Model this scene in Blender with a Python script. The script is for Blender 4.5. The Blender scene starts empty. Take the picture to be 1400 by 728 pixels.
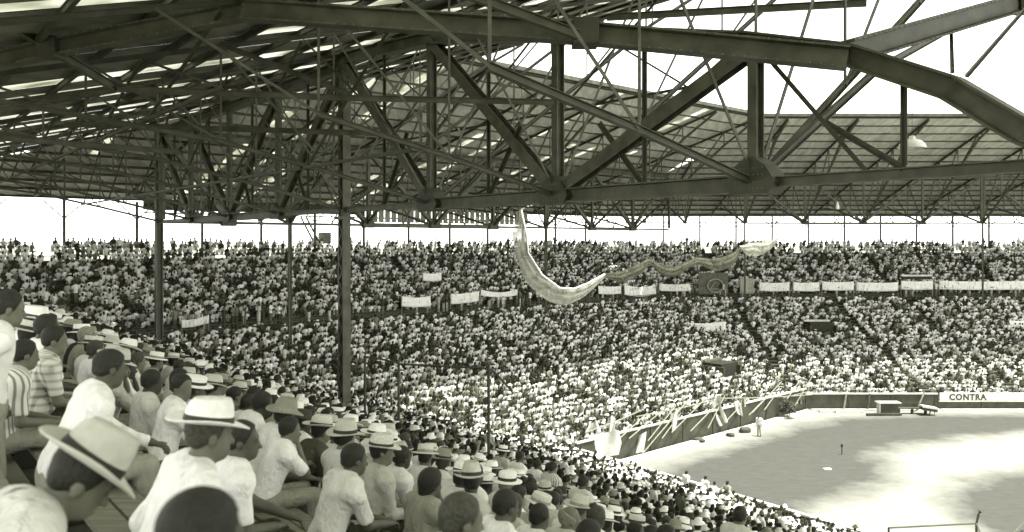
import bpy, math, random, time
import numpy as np
from mathutils import Vector, Matrix, Euler
T00 = time.time()
random.seed(7); RNG = np.random.default_rng(7)
scene = bpy.context.scene
COL = scene.collection
R = math.radians

# ------------------------------------------------------------------ camera, sky, sun, exposure
EYE = 15.5                      # eye height above the playing field
F, CX, HY = 1150.0, 700.0, 330.0   # focal length, centre column and horizon row of the 1400 px wide photograph
cam = bpy.data.cameras.new("camera"); cam_o = bpy.data.objects.new("camera", cam); COL.objects.link(cam_o)
cam_o.location = (0, 0, EYE); cam_o.rotation_euler = (R(90), 0, 0)
cam.sensor_width = 36; cam.lens = 36 * F / 1400; cam.shift_y = -34 / 1400; cam.clip_start = .05; cam.clip_end = 9000
cam.dof.use_dof = True; cam.dof.focus_distance = 24; cam.dof.aperture_fstop = 2.4
scene.camera = cam_o
SUN_EL, SUN_AZ = R(75), math.atan2(.90, -.40)      # azimuth measured from +Y towards +X
world = bpy.data.worlds.new("World"); scene.world = world; world.use_nodes = True
wn, wl = world.node_tree.nodes, world.node_tree.links; wn.clear()
sky = wn.new("ShaderNodeTexSky"); sky.sky_type = 'NISHITA'; sky.sun_disc = False
sky.sun_elevation = SUN_EL; sky.sun_rotation = SUN_AZ; sky.dust_density = .6; sky.air_density = 1.0
bw = wn.new("ShaderNodeRGBToBW"); bg = wn.new("ShaderNodeBackground"); bg.inputs[1].default_value = .15
mul = wn.new("ShaderNodeMix"); mul.data_type = 'RGBA'; mul.blend_type = 'MULTIPLY'; mul.inputs[0].default_value = 1
mul.inputs[7].default_value = (1, 1.0, .95, 1)
wo = wn.new("ShaderNodeOutputWorld")
wl.new(sky.outputs[0], bw.inputs[0]); wl.new(bw.outputs[0], mul.inputs[6]); wl.new(mul.outputs[2], bg.inputs[0]); wl.new(bg.outputs[0], wo.inputs[0])
sd = bpy.data.lights.new("sun", 'SUN'); sd.energy = 2.0; sd.angle = R(.6); sd.color = (1, .985, .93)
so = bpy.data.objects.new("sun", sd); COL.objects.link(so); so.location = (60, -40, 120)
sdir = Vector((math.sin(SUN_AZ) * math.cos(SUN_EL), math.cos(SUN_AZ) * math.cos(SUN_EL), math.sin(SUN_EL)))
so.rotation_euler = sdir.to_track_quat('Z', 'Y').to_euler()
vs = scene.view_settings; vs.view_transform = 'Standard'; vs.look = 'None'; vs.gamma = 1; vs.exposure = 2.45
scene.cycles.max_bounces = 8; scene.cycles.diffuse_bounces = 5; scene.cycles.transmission_bounces = 4
scene.cycles.sample_clamp_indirect = 6

# ------------------------------------------------------------------ materials: the tones of a green-sepia print
def g(v):
    k = min(1, max(0, v / .8)) ** .6
    return (v * (.96 + .04 * k), v, v * (.60 + .35 * k), 1)
def gl(v): return (v * .985, v, v * .86, 1)      # pale dry ground prints almost neutral
MATS = {}
def mat(name, v, rough=.8, var=.25, scale=3.0, bump=0.0, metal=0.0, v2=None, spec=.3, stretch=None):
    """procedural: two tones of the base value mixed by noise, with optional fine relief"""
    m = bpy.data.materials.new(name); m.use_nodes = True
    n, l = m.node_tree.nodes, m.node_tree.links
    b = n["Principled BSDF"]; b.inputs["Roughness"].default_value = rough; b.inputs["Metallic"].default_value = metal
    b.inputs["Specular IOR Level"].default_value = spec
    tc = n.new("ShaderNodeTexCoord"); nz = n.new("ShaderNodeTexNoise"); nz.inputs["Scale"].default_value = scale; nz.inputs["Detail"].default_value = 6
    src = tc.outputs["Object"]
    if stretch:
        mp = n.new("ShaderNodeMapping"); mp.inputs["Scale"].default_value = stretch; l.new(src, mp.inputs[0]); src = mp.outputs[0]
    l.new(src, nz.inputs["Vector"])
    cr = n.new("ShaderNodeValToRGB"); cr.color_ramp.elements[0].position = .3; cr.color_ramp.elements[1].position = .7
    cr.color_ramp.elements[0].color = g(v * (1 - var)); cr.color_ramp.elements[1].color = g(v2 if v2 else min(.9, v * (1 + var)))
    l.new(nz.outputs[0], cr.inputs[0]); l.new(cr.outputs[0], b.inputs["Base Color"])
    if bump:
        bp = n.new("ShaderNodeBump"); bp.inputs["Strength"].default_value = bump; bp.inputs["Distance"].default_value = .02
        l.new(nz.outputs[0], bp.inputs["Height"]); l.new(bp.outputs[0], b.inputs["Normal"])
    MATS[name] = m
    return m
STEEL = mat("painted_steel", .085, .55, .35, 2.2, .15)
STEELD = mat("dark_steel", .055, .6, .3, 2.0, .1)
RIVET = mat("rivet_steel", .16, .5, .2, 9)
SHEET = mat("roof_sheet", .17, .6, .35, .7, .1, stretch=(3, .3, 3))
CONC = mat("terrace_concrete", .11, .9, .3, 1.5, .3)
WOOD = mat("weathered_wood", .15, .8, .35, 3, .3, stretch=(1, 12, 12))
WALLM = mat("wall_paint_dark", .055, .7, .3, 1.2)
COPING = mat("coping_paint", .55, .7, .2, 2)
WHITEC = mat("white_cloth", .78, .85, .06, 6)
def gauze(name, v, cover):
    """woven net: matt threads with open mesh between, denser where it is bunched"""
    m = mat(name, v, .95, .3, 9, .3, spec=.02, stretch=(1, 1, 5)); n, l = m.node_tree.nodes, m.node_tree.links
    out = next(q for q in n if q.type == 'OUTPUT_MATERIAL'); t = n.new("ShaderNodeBsdfTransparent"); mx = n.new("ShaderNodeMixShader"); nz = n.new("ShaderNodeTexNoise"); nz.inputs["Scale"].default_value = 1.6; nz.inputs["Detail"].default_value = 8; tc = n.new("ShaderNodeTexCoord")
    mr = n.new("ShaderNodeMapRange"); mr.inputs[1].default_value = .35; mr.inputs[2].default_value = .65; mr.inputs[3].default_value = cover - .3; mr.inputs[4].default_value = min(1, cover + .25)
    l.new(tc.outputs["Object"], nz.inputs["Vector"]); l.new(nz.outputs[0], mr.inputs[0]); l.new(mr.outputs[0], mx.inputs[0]); l.new(t.outputs[0], mx.inputs[1]); l.new(n["Principled BSDF"].outputs[0], mx.inputs[2]); l.new(mx.outputs[0], out.inputs[0]); return m
NETW = gauze("net_white", .40, .6)
GREYC = gauze("net_grey", .10, .6)
BOARD = mat("screen_board", .34, .85, .25, 2)
POLEM = mat("pole_pale", .24, .7, .2, 4)
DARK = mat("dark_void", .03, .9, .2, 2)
LAMP = mat("lamp_enamel", .8, .4, .05, 4)
LEAF = mat("leaf_dark", .06, .8, .4, 8)
INK = mat("ink", .06, .8, .2, 8)
FLAGB = mat("flag_grey", .3, .85, .2, 6)
# translucent skylight sheet
m = bpy.data.materials.new("skylight_sheet"); m.use_nodes = True
n, l = m.node_tree.nodes, m.node_tree.links; n.clear()
o = n.new("ShaderNodeOutputMaterial"); tr = n.new("ShaderNodeBsdfTranslucent"); df = n.new("ShaderNodeBsdfDiffuse"); mx = n.new("ShaderNodeMixShader")
tc = n.new("ShaderNodeTexCoord"); nz = n.new("ShaderNodeTexNoise"); nz.inputs["Scale"].default_value = .6; cr = n.new("ShaderNodeValToRGB")
cr.color_ramp.elements[0].color = g(.34); cr.color_ramp.elements[1].color = g(.74); cr.color_ramp.elements[0].position = .35; cr.color_ramp.elements[1].position = .65
l.new(tc.outputs["Object"], nz.inputs["Vector"]); l.new(nz.outputs[0], cr.inputs[0]); l.new(cr.outputs[0], tr.inputs[0]); df.inputs[0].default_value = g(.5)
mx.inputs[0].default_value = .75; l.new(df.outputs[0], mx.inputs[1]); l.new(tr.outputs[0], mx.inputs[2]); l.new(mx.outputs[0], o.inputs[0])
SKYL = m
SHEETP = mat("roof_sheet_far_lit", .58, .6, .25, .8, .1, stretch=(3, .3, 3))  # same roofing on the far wings, field bounce light put into its paler tone
def attr_mat(name, rough=.9):
    m = bpy.data.materials.new(name); m.use_nodes = True
    n, l = m.node_tree.nodes, m.node_tree.links; b = n["Principled BSDF"]; b.inputs["Roughness"].default_value = rough
    b.inputs["Specular IOR Level"].default_value = .15
    a = n.new("ShaderNodeAttribute"); a.attribute_name = "tone"; l.new(a.outputs["Color"], b.inputs["Base Color"])
    return m
CROWD = attr_mat("crowd_cloth_and_skin")
def pattern_mat(name, kind, a, b_, sx, sz):
    """woven cloth patterns in object space: checks or stripes"""
    m = bpy.data.materials.new(name); m.use_nodes = True
    n, l = m.node_tree.nodes, m.node_tree.links; bs = n["Principled BSDF"]; bs.inputs["Roughness"].default_value = .9; bs.inputs["Specular IOR Level"].default_value = .1
    tc = n.new("ShaderNodeTexCoord"); sp = n.new("ShaderNodeSeparateXYZ"); l.new(tc.outputs["Object"], sp.inputs[0])
    def band(sock, f):
        mu = n.new("ShaderNodeMath"); mu.operation = 'MULTIPLY'; mu.inputs[1].default_value = f; l.new(sock, mu.inputs[0])
        si = n.new("ShaderNodeMath"); si.operation = 'SINE'; l.new(mu.outputs[0], si.inputs[0])
        gt = n.new("ShaderNodeMapRange"); gt.inputs[1].default_value = .2; gt.inputs[2].default_value = .6; l.new(si.outputs[0], gt.inputs[0]); return gt.outputs[0]
    if kind == 'stripe':
        an = n.new("ShaderNodeMath"); an.operation = 'ARCTAN2'; l.new(sp.outputs[0], an.inputs[0]); l.new(sp.outputs[1], an.inputs[1]); w = band(an.outputs[0], 34)
    else: w = band(sp.outputs[0], sx)
    if kind == 'check':
        h = band(sp.outputs[2], sz); ad = n.new("ShaderNodeMath"); ad.operation = 'ADD'; l.new(w, ad.inputs[0]); l.new(h, ad.inputs[1])
        ml = n.new("ShaderNodeMath"); ml.operation = 'MULTIPLY'; ml.inputs[1].default_value = .5; l.new(ad.outputs[0], ml.inputs[0]); w = ml.outputs[0]
    mi = n.new("ShaderNodeMix"); mi.data_type = 'RGBA'; mi.inputs[6].default_value = g(a); mi.inputs[7].default_value = g(b_); l.new(w, mi.inputs[0]); l.new(mi.outputs[2], bs.inputs[0])
    return m
def cloth(name, v):
    """woven cloth with soft creases as relief"""
    m = mat(name, v, .9, .06, 9, 0, spec=.1); n, l = m.node_tree.nodes, m.node_tree.links; tc = n.new("ShaderNodeTexCoord"); mp = n.new("ShaderNodeMapping"); mp.inputs["Rotation"].default_value = (.4, .5, .3); mp.inputs["Scale"].default_value = (1.5, 1, .55)
    a, b = n.new("ShaderNodeTexNoise"), n.new("ShaderNodeBump"); a.inputs["Scale"].default_value = 11; a.inputs["Detail"].default_value = 3; a.inputs["Distortion"].default_value = 1.4
    b.inputs["Strength"].default_value = .9; b.inputs["Distance"].default_value = .035; l.new(tc.outputs["Object"], mp.inputs[0]); l.new(mp.outputs[0], a.inputs["Vector"]); l.new(a.outputs[0], b.inputs["Height"]); l.new(b.outputs[0], n["Principled BSDF"].inputs["Normal"]); return m
SHIRT = {'white': cloth("shirt_white", .80), 'cream': cloth("shirt_cream", .62), 'light grey': cloth("shirt_light_grey", .46), 'grey': cloth("shirt_grey", .29),
         'dark grey': cloth("shirt_dark_grey", .10), 'dark': cloth("shirt_dark", .045),
         'checked': pattern_mat("shirt_checked", 'check', .62, .2, 95, 95), 'striped': pattern_mat("shirt_striped", 'stripe', .68, .22, 170, 1)}
TROU = [cloth("trousers_grey", .30), cloth("trousers_dark", .05), cloth("trousers_light", .58), cloth("trousers_mid", .40)]
SKIN = [mat("skin_light", .22, .6, .12, 14), mat("skin_mid", .13, .55, .15, 14), mat("skin_brown", .075, .55, .18, 14), mat("skin_dark", .04, .5, .2, 14)]
HAIR = [mat("hair_black", .018, .6, .4, 60, .5, stretch=(4, 1, 1)), mat("hair_brown", .045, .6, .4, 60, .5), mat("hair_grey", .2, .7, .4, 60, .5)]
EYEM = mat("eye_dark", .02, .3); LIPM = mat("lip_tone", .10, .6)
HATM = {'white': mat("hat_white", .78, .8, .08, 25, .15), 'straw': mat("hat_straw", .55, .85, .18, 60, .3), 'grey': mat("hat_grey", .24, .9, .12, 20), 'dark': mat("hat_dark", .05, .9, .2, 20), 'felt': mat("hat_felt_pale", .48, .9, .1, 20)}
BAND = mat("hat_ribbon", .03, .6); SHOE = mat("shoe_leather", .05, .4)

# ------------------------------------------------------------------ mesh helpers
def tag(o, label=None, cat=None, group=None, kind=None):
    if label: o["label"] = label
    if cat: o["category"] = cat
    if group: o["group"] = group
    if kind: o["kind"] = kind
    return o
def empty(name, loc=(0, 0, 0), rz=0, label=None, cat=None, group=None):
    o = bpy.data.objects.new(name, None); COL.objects.link(o); o.location = loc; o.rotation_euler = (0, 0, rz); o.empty_display_size = .1
    return tag(o, label, cat, group)
def wbase(o):
    v = Vector((0, 0, 0))
    while o is not None: v += Vector(o.location); o = o.parent
    return v
def mesh_np(name, V, Q, smooth=False):
    """mesh from numpy arrays: V (n,3), Q (m,3|4)"""
    V = np.asarray(V, np.float32); Q = np.asarray(Q, np.int32); k = Q.shape[1]
    me = bpy.data.meshes.new(name)
    me.vertices.add(len(V)); me.vertices.foreach_set("co", V.ravel())
    me.loops.add(Q.size); me.loops.foreach_set("vertex_index", Q.ravel())
    me.polygons.add(len(Q)); me.polygons.foreach_set("loop_start", np.arange(0, Q.size, k, dtype=np.int32))
    if smooth: me.polygons.foreach_set("use_smooth", np.ones(len(Q), bool))
    me.update(calc_edges=True); return me
def link(name, me, m=None, parent=None, kind=None):
    o = bpy.data.objects.new(name, me); COL.objects.link(o)
    if m is not None and me is not None and len(me.materials) == 0: me.materials.append(m)
    if parent: o.parent = parent
    if kind: o["kind"] = kind
    return o
def obj(name, V, Fc, m, parent=None, kind=None, smooth=False):
    """world-space vertices; the parent may be translated"""
    b = wbase(parent) if parent else Vector((0, 0, 0))
    me = bpy.data.meshes.new(name); me.from_pydata([(v[0] - b.x, v[1] - b.y, v[2] - b.z) for v in V], [], Fc)
    if smooth:
        me.polygons.foreach_set("use_smooth", np.ones(len(me.polygons), bool))
    me.update()
    return link(name, me, m, parent, kind)
class MB:
    def __init__(s): s.v, s.f = [], []
    def add(s, V, Fc):
        k = len(s.v); s.v += [tuple(p) for p in V]; s.f += [tuple(i + k for i in f) for f in Fc]; return s
    def build(s, name, m, parent=None, kind=None, smooth=False): return obj(name, s.v, s.f, m, parent, kind, smooth)
PROF = {
    'box': [(-.5, -.5), (.5, -.5), (.5, .5), (-.5, .5)],
    'I': [(-.5, -.5), (.5, -.5), (.5, -.40), (.09, -.36), (.09, .36), (.5, .40), (.5, .5), (-.5, .5), (-.5, .40), (-.09, .36), (-.09, -.36), (-.5, -.40)],
    'L': [(-.5, -.5), (.5, -.5), (.5, -.32), (-.32, -.32), (-.32, .5), (-.5, .5)],
}
def beam_geo(p, q, w, h, prof='box', up=(0, 0, 1)):
    p, q = Vector(p), Vector(q); d = (q - p); L = d.length; d.normalize(); up = Vector(up)
    if abs(d.dot(up)) > .97: up = Vector((.8, .6, 0))
    x = d.cross(up).normalized(); z = x.cross(d).normalized()
    pr = PROF[prof]; n = len(pr); V = []
    for c in (p, q):
        for a, b in pr: V.append(tuple(c + x * (a * w) + z * (b * h)))
    Fc = [(i, (i + 1) % n, n + (i + 1) % n, n + i) for i in range(n)]
    if n == 4: Fc += [(3, 2, 1, 0), (4, 5, 6, 7)]
    else: Fc += [tuple(range(n - 1, -1, -1)), tuple(range(n, 2 * n))]
    return V, Fc
def beam(name, p, q, w, h, m, parent=None, prof='box', up=(0, 0, 1), kind=None):
    return obj(name, *beam_geo(p, q, w, h, prof, up), m, parent, kind)
def tube_geo(pts, r, n=6):
    pts = [Vector(p) for p in pts]; rs = r if isinstance(r, (list, tuple)) else [r] * len(pts); V, Fc = [], []
    for i, p in enumerate(pts):
        d = (pts[min(i + 1, len(pts) - 1)] - pts[max(i - 1, 0)]).normalized()
        u = Vector((0, 0, 1)) if abs(d.z) < .9 else Vector((1, 0, 0)); x = d.cross(u).normalized(); y = x.cross(d)
        for k in range(n):
            a = 2 * math.pi * k / n; V.append(tuple(p + (x * math.cos(a) + y * math.sin(a)) * rs[i]))
    for i in range(len(pts) - 1):
        for k in range(n): Fc.append((i * n + k, i * n + (k + 1) % n, (i + 1) * n + (k + 1) % n, (i + 1) * n + k))
    Fc.append(tuple(range(n - 1, -1, -1))); Fc.append(tuple((len(pts) - 1) * n + k for k in range(n)))
    return V, Fc
def box_geo(c, s, ax=(1, 0), ):
    """box centred on c, size s, x axis along the plan direction ax"""
    a = Vector((ax[0], ax[1], 0)).normalized(); b = Vector((-a.y, a.x, 0)); c = Vector(c); V = []
    for z in (-.5, .5):
        for x, y in ((-.5, -.5), (.5, -.5), (.5, .5), (-.5, .5)): V.append(tuple(c + a * (x * s[0]) + b * (y * s[1]) + Vector((0, 0, z * s[2]))))
    return V, [(3, 2, 1, 0), (4, 5, 6, 7), (0, 1, 5, 4), (1, 2, 6, 5), (2, 3, 7, 6), (3, 0, 4, 7)]
def plate_geo(poly, th, nrm):
    """extruded polygon (gusset plates)"""
    nv = Vector(nrm).normalized() * th / 2; n = len(poly)
    V = [tuple(Vector(p) - nv) for p in poly] + [tuple(Vector(p) + nv) for p in poly]
    return V, [tuple(range(n - 1, -1, -1)), tuple(range(n, 2 * n))] + [(i, (i + 1) % n, n + (i + 1) % n, n + i) for i in range(n)]

# ------------------------------------------------------------------ plan of the stand: three straight wings round the field
DEPTH = 38.0
class Seg:
    def __init__(s, O, a, n): s.O, s.a, s.n = np.array(O, float), np.array(a, float), np.array(n, float)
    def P(s, d, L): return s.O + s.a * L + s.n * (DEPTH - d)
    def s_of(s, x, y): return DEPTH - ((x - s.O[0]) * s.n[0] + (y - s.O[1]) * s.n[1])
    def L_of(s, x, y): return (x - s.O[0]) * s.a[0] + (y - s.O[1]) * s.a[1]
    def face(s): return math.atan2(s.n[0], -s.n[1])      # rotation that turns +Y to the field
nA = np.array((.7912, .6115)); SA = Seg(nA * DEPTH, (-.6115, .7912), -nA)
SB = Seg((9.6, 61.5), (.736, .677), (-.677, .736)); SC = Seg((27, 77.5), (1, 0), (0, 1))
SEGS = {'A': SA, 'B': SB, 'C': SC}
def isect(s1, s2, d):
    p, q = s1.P(d, 0), s2.P(d, 0); M = np.array([s1.a, -s2.a]).T; k = np.linalg.solve(M, q - p); return k[0], k[1]
def lims(nm, d):
    if nm == 'A': return -22.0, isect(SA, SB, d)[0]
    if nm == 'B': return isect(SA, SB, d)[1], isect(SB, SC, d)[0]
    return isect(SB, SC, d)[1], 78.0
def drop(s): return .11 + .46 * s - .0026 * s * s         # hat tops below the eye
def zfloor(s): return EYE - drop(s) - 1.33
KR = .262
def zroof(s): return EYE + 4.0 + KR * s
def P3(nm, s, L, z): p = SEGS[nm].P(s, L); return (p[0], p[1], z)
def at(px, py, d): return ((px - CX) / F * d, d, EYE + (HY - py) / F * d)
def gnd(px, py, z=0.0):
    d = (EYE - z) * F / (py - HY); return ((px - CX) / F * d, d, z)
ROW0, RSTEP, NROW = .5, .8, 47
rows = [ROW0 + RSTEP * i for i in range(NROW)]

# ------------------------------------------------------------------ ground, field, sky dome not needed (world sky)
tag(obj("ground", [(-2500, -2500, -.3), (2500, -2500, -.3), (2500, 3500, -.3), (-2500, 3500, -.3)], [(0, 1, 2, 3)], mat("earth", .28, .95, .3, .05)), kind='structure')
def inpoly(x, y, poly):
    d = np.full(x.shape, 1e9); ins = np.zeros(x.shape, bool); n = len(poly)
    for i in range(n):
        (x0, y0), (x1, y1) = poly[i], poly[(i + 1) % n]
        ex, ey = x1 - x0, y1 - y0; t = np.clip(((x - x0) * ex + (y - y0) * ey) / (ex * ex + ey * ey), 0, 1)
        d = np.minimum(d, np.hypot(x - x0 - t * ex, y - y0 - t * ey))
        c = ((y0 > y) != (y1 > y)) & (x < (x1 - x0) * (y - y0) / (y1 - y0 + 1e-12) + x0); ins ^= c
    return np.where(ins, d, -d)
G1 = [gnd(*p)[:2] for p in [(860, 655), (960, 622), (1040, 600), (1090, 583), (1150, 572), (1250, 567), (1440, 566), (1460, 586), (1360, 596), (1260, 607), (1200, 622), (1215, 640), (1225, 655), (1180, 675), (1120, 692), (1060, 720), (940, 700)]]
G2 = [gnd(*p)[:2] for p in [(1290, 668), (1350, 650), (1480, 636), (1560, 700), (1500, 760), (1360, 740), (1300, 705)]]
nx, ny = 130, 90
gx, gy = np.meshgrid(np.linspace(-2, 110, nx), np.linspace(8, 82, ny)); gs = np.maximum(inpoly(gx, gy, G1), inpoly(gx, gy, G2))
V = np.stack([gx, gy, np.zeros_like(gx)], -1).reshape(-1, 3)
idx = np.arange(nx * ny).reshape(ny, nx); Q = np.stack([idx[:-1, :-1], idx[:-1, 1:], idx[1:, 1:], idx[1:, :-1]], -1).reshape(-1, 4)
me = mesh_np("playing_field", V, Q); at_ = me.attributes.new("grass", 'FLOAT', 'POINT'); at_.data.foreach_set("value", np.clip(gs / 3.0 + .5, -1, 2).ravel().astype(np.float32))
m = bpy.data.materials.new("turf_and_dirt"); m.use_nodes = True; n, l = m.node_tree.nodes, m.node_tree.links; b = n["Principled BSDF"]; b.inputs["Roughness"].default_value = .95; b.inputs["Specular IOR Level"].default_value = .1
a = n.new("ShaderNodeAttribute"); a.attribute_name = "grass"; tc = n.new("ShaderNodeTexCoord")
nz = n.new("ShaderNodeTexNoise"); nz.inputs["Scale"].default_value = .35; nz.inputs["Detail"].default_value = 8; nz.inputs["Roughness"].default_value = .65; l.new(tc.outputs["Object"], nz.inputs["Vector"])
mr = n.new("ShaderNodeMapRange"); mr.inputs[1].default_value = .3; mr.inputs[2].default_value = .7; mr.inputs[3].default_value = -.3; mr.inputs[4].default_value = .3; l.new(nz.outputs[0], mr.inputs[0])
ad = n.new("ShaderNodeMath"); ad.operation = 'ADD'; l.new(a.outputs["Fac"], ad.inputs[0]); l.new(mr.outputs[0], ad.inputs[1])
mp = n.new("ShaderNodeMapping"); mp.inputs["Scale"].default_value = (.8, 1.5, 1); mp.inputs["Rotation"].default_value = (0, 0, .12); l.new(tc.outputs["Object"], mp.inputs[0])
n2 = n.new("ShaderNodeTexNoise"); n2.inputs["Scale"].default_value = 1.2; n2.inputs["Detail"].default_value = 12; n2.inputs["Roughness"].default_value = .8; l.new(mp.outputs[0], n2.inputs["Vector"])
c1 = n.new("ShaderNodeValToRGB"); c1.color_ramp.elements[0].position = .3; c1.color_ramp.elements[1].position = .7; c1.color_ramp.elements[0].color = gl(.062); c1.color_ramp.elements[1].color = gl(.092); l.new(n2.outputs[0], c1.inputs[0])
c2 = n.new("ShaderNodeValToRGB"); c2.color_ramp.elements[0].position = .3; c2.color_ramp.elements[1].position = .7; c2.color_ramp.elements[0].color = gl(.21); c2.color_ramp.elements[1].color = gl(.29); l.new(n2.outputs[0], c2.inputs[0])
mi = n.new("ShaderNodeMix"); mi.data_type = 'RGBA'; mi.clamp_factor = True; l.new(ad.outputs[0], mi.inputs[0]); l.new(c2.outputs[0], mi.inputs[6]); l.new(c1.outputs[0], mi.inputs[7]); l.new(mi.outputs[2], b.inputs[0])
tag(link("playing_field", me, m), kind='structure')

# ------------------------------------------------------------------ terraces with their seat planks
for nm in 'ABC':
    V, Fc = [], []
    zs = [zfloor(s) for s in rows]
    prof = [(-4.2, zs[0])]
    for i, s in enumerate(rows):
        prof.append((s + .42, zs[i]))
        prof.append((s + .42, zs[i + 1] if i + 1 < NROW else 0.0))
    prof.insert(0, (-4.2, -.2))
    for s, z in prof:
        l0, l1 = lims(nm, s); V += [P3(nm, s, l0, z), P3(nm, s, l1, z)]
    Fc = [(2 * i, 2 * i + 1, 2 * i + 3, 2 * i + 2) for i in range(len(prof) - 1)]
    ter = obj("terrace", V, Fc, CONC, kind='structure')
    rest = MB()
    for i, s in enumerate(rows):
        l0, l1 = lims(nm, s); L = l0 + .1; z = zs[i] + .41
        while L < l1 - .2:
            e = min(L + 4.4, l1)
            near = nm == 'A' and -3 < L < 22 and s < 15
            for off in (-.10, .09):
                geo = beam_geo(P3(nm, s + off - .08, L, z), P3(nm, s + off - .08, e - .02, z), .17, .04)
                if near: obj("seat_plank", *geo, WOOD, ter)
                elif off < 0: rest.add(*beam_geo(P3(nm, s - .08, L, z), P3(nm, s - .08, e - .02, z), .36, .04))
            if near:
                for k in (.3, 2.2, 4.1):
                    if L + k < l1: obj("seat_bracket", *box_geo(P3(nm, s - .08, L + k, z - .215), (.06, .3, .385), SEGS[nm].a), STEELD, ter)
            L = e
    rest.build("seat_plank", WOOD, ter, kind='stuff')

# ------------------------------------------------------------------ field walls with panels and coping
def field_wall(nm, l0, l1, h, label, step=4.0):
    w = empty("field_wall", P3(nm, 38, (l0 + l1) / 2, 0), 0, label, "wall")
    L = l0
    while L < l1 - .1:
        e = min(L + step, l1)
        obj("wall_panel", *beam_geo(P3(nm, 38, L + .02, h / 2), P3(nm, 38, e - .02, h / 2), .14, h), WALLM, w)
        obj("wall_post", *box_geo(P3(nm, 38.02, e, h / 2), (.12, .22, h - .02), SEGS[nm].a), STEELD, w)
        L = e
    obj("coping", *beam_geo(P3(nm, 38, l0, h + .05), P3(nm, 38, l1, h + .05), .26, .1), COPING, w)
    obj("kerb", *beam_geo(P3(nm, 38.6, l0, .06), P3(nm, 38.6, l1, .06), .5, .14), COPING, w)
    return w
lA1 = lims('A', 38)[1]; lB0, lB1 = lims('B', 38); lC0, _ = lims('C', 38)
field_wall('A', -22, lA1 - .2, 1.5, "dark low wall along the bottom of the near stand beside the field")
field_wall('B', lB0, lB1, 1.85, "dark slanting wall with pale coping under the leaning poles")
field_wall('C', lC0, 12.2, 1.4, "dark field wall behind the cabinet and long bench")
w2 = field_wall('C', 12.3, 78, .72, "low dark wall under the pale lettered board at far right")

# ------------------------------------------------------------------ roof
COLS = [('A', 16.5, -23.2), ('A', 16.5, 5.0), ('A', 16.5, 33.2), ('B', 16.5, lims('B', 16.5)[0] + .01), ('B', 16.5, -16.9), ('B', 16.5, 11.4), ('C', 16.5, .4), ('C', 16.5, 28.4), ('C', 16.5, 56.4)]
CLAB = {2: "broad riveted steel column, nearest and tallest one, rising among the seated crowd left of centre", 3: "steel column at the left, rising from the crowd on the far bend",
        4: "slim steel column between the nearest column and the leftmost column", 5: "distant column behind the white end of the draped net", 6: "distant column behind the right part of the draped net",
        7: "distant thin roof column at the far right stand", 0: "steel column behind the camera", 1: "steel column just right of the view, carrying the near truss end", 8: "far roof column beyond the right edge"}
ZB = EYE + 1.35
for i, (nm, s, L) in enumerate(COLS):
    cw = 1.0 if i < 4 else (.55 if nm == 'B' else .38); z0 = zfloor(s) - .3; z1 = (EYE + 6.4) if i == 2 else (ZB if i == 1 else zroof(s) - .5)
    if nm == 'C': z1 = zroof(s) - .5
    x, y, _ = P3(nm, s, L, 0); ax = SEGS[nm].a
    c = empty("steel_column", (x, y, z0), 0, CLAB[i], "column", "columns that carry the roof")
    nn = SEGS[nm].n
    for k in (-1, 1):
        obj("flange", *beam_geo((x + ax[0] * .21 * k * cw, y + ax[1] * .21 * k * cw, z0), (x + ax[0] * .21 * k * cw, y + ax[1] * .21 * k * cw, z1), .08 * cw, .36 * cw, 'box', (nn[0], nn[1], 0)), STEEL, c)
    obj("web", *beam_geo((x, y, z0), (x, y, z1), .34 * cw, .12 * cw, 'box', (nn[0], nn[1], 0)), STEELD, c)
    obj("base_plate", *box_geo((x, y, z0 + .32), (.8, .8, .05), ax), STEELD, c)
    if i == 2:
        lac = MB(); zz = z0 + .6; k = 1
        while zz < z1 - .6:
            for sd_ in (-.19, .19):
                a0 = (x - ax[0] * .18 * k + nn[0] * sd_, y - ax[1] * .18 * k + nn[1] * sd_, zz); a1 = (x + ax[0] * .18 * k + nn[0] * sd_, y + ax[1] * .18 * k + nn[1] * sd_, zz + .42)
                lac.add(*beam_geo(a0, a1, .06, .012, 'box', (nn[0], nn[1], 0)))
            zz += .42; k = -k
        lac.build("lacing", STEEL, c, kind='stuff')
        obj("collar", *box_geo((x, y, EYE + 1.0), (.66, .66, .14), ax), STEEL, c)

def rivets(mb, c, nrm, u, v, w, h, nu, nv, r=.022):
    """rivet heads on a plate"""
    c, u, v, nrm = Vector(c), Vector(u), Vector(v), Vector(nrm)
    for i in range(nu):
        for j in range(nv):
            p = c + u * ((i / (nu - 1) - .5) * w) + v * ((j / (nv - 1) - .5) * h)
            V = [tuple(p + u * r), tuple(p + v * r), tuple(p - u * r), tuple(p - v * r), tuple(p + nrm * r * .8)]
            mb.add(V, [(0, 1, 4), (1, 2, 4), (2, 3, 4), (3, 0, 4)])

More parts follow.
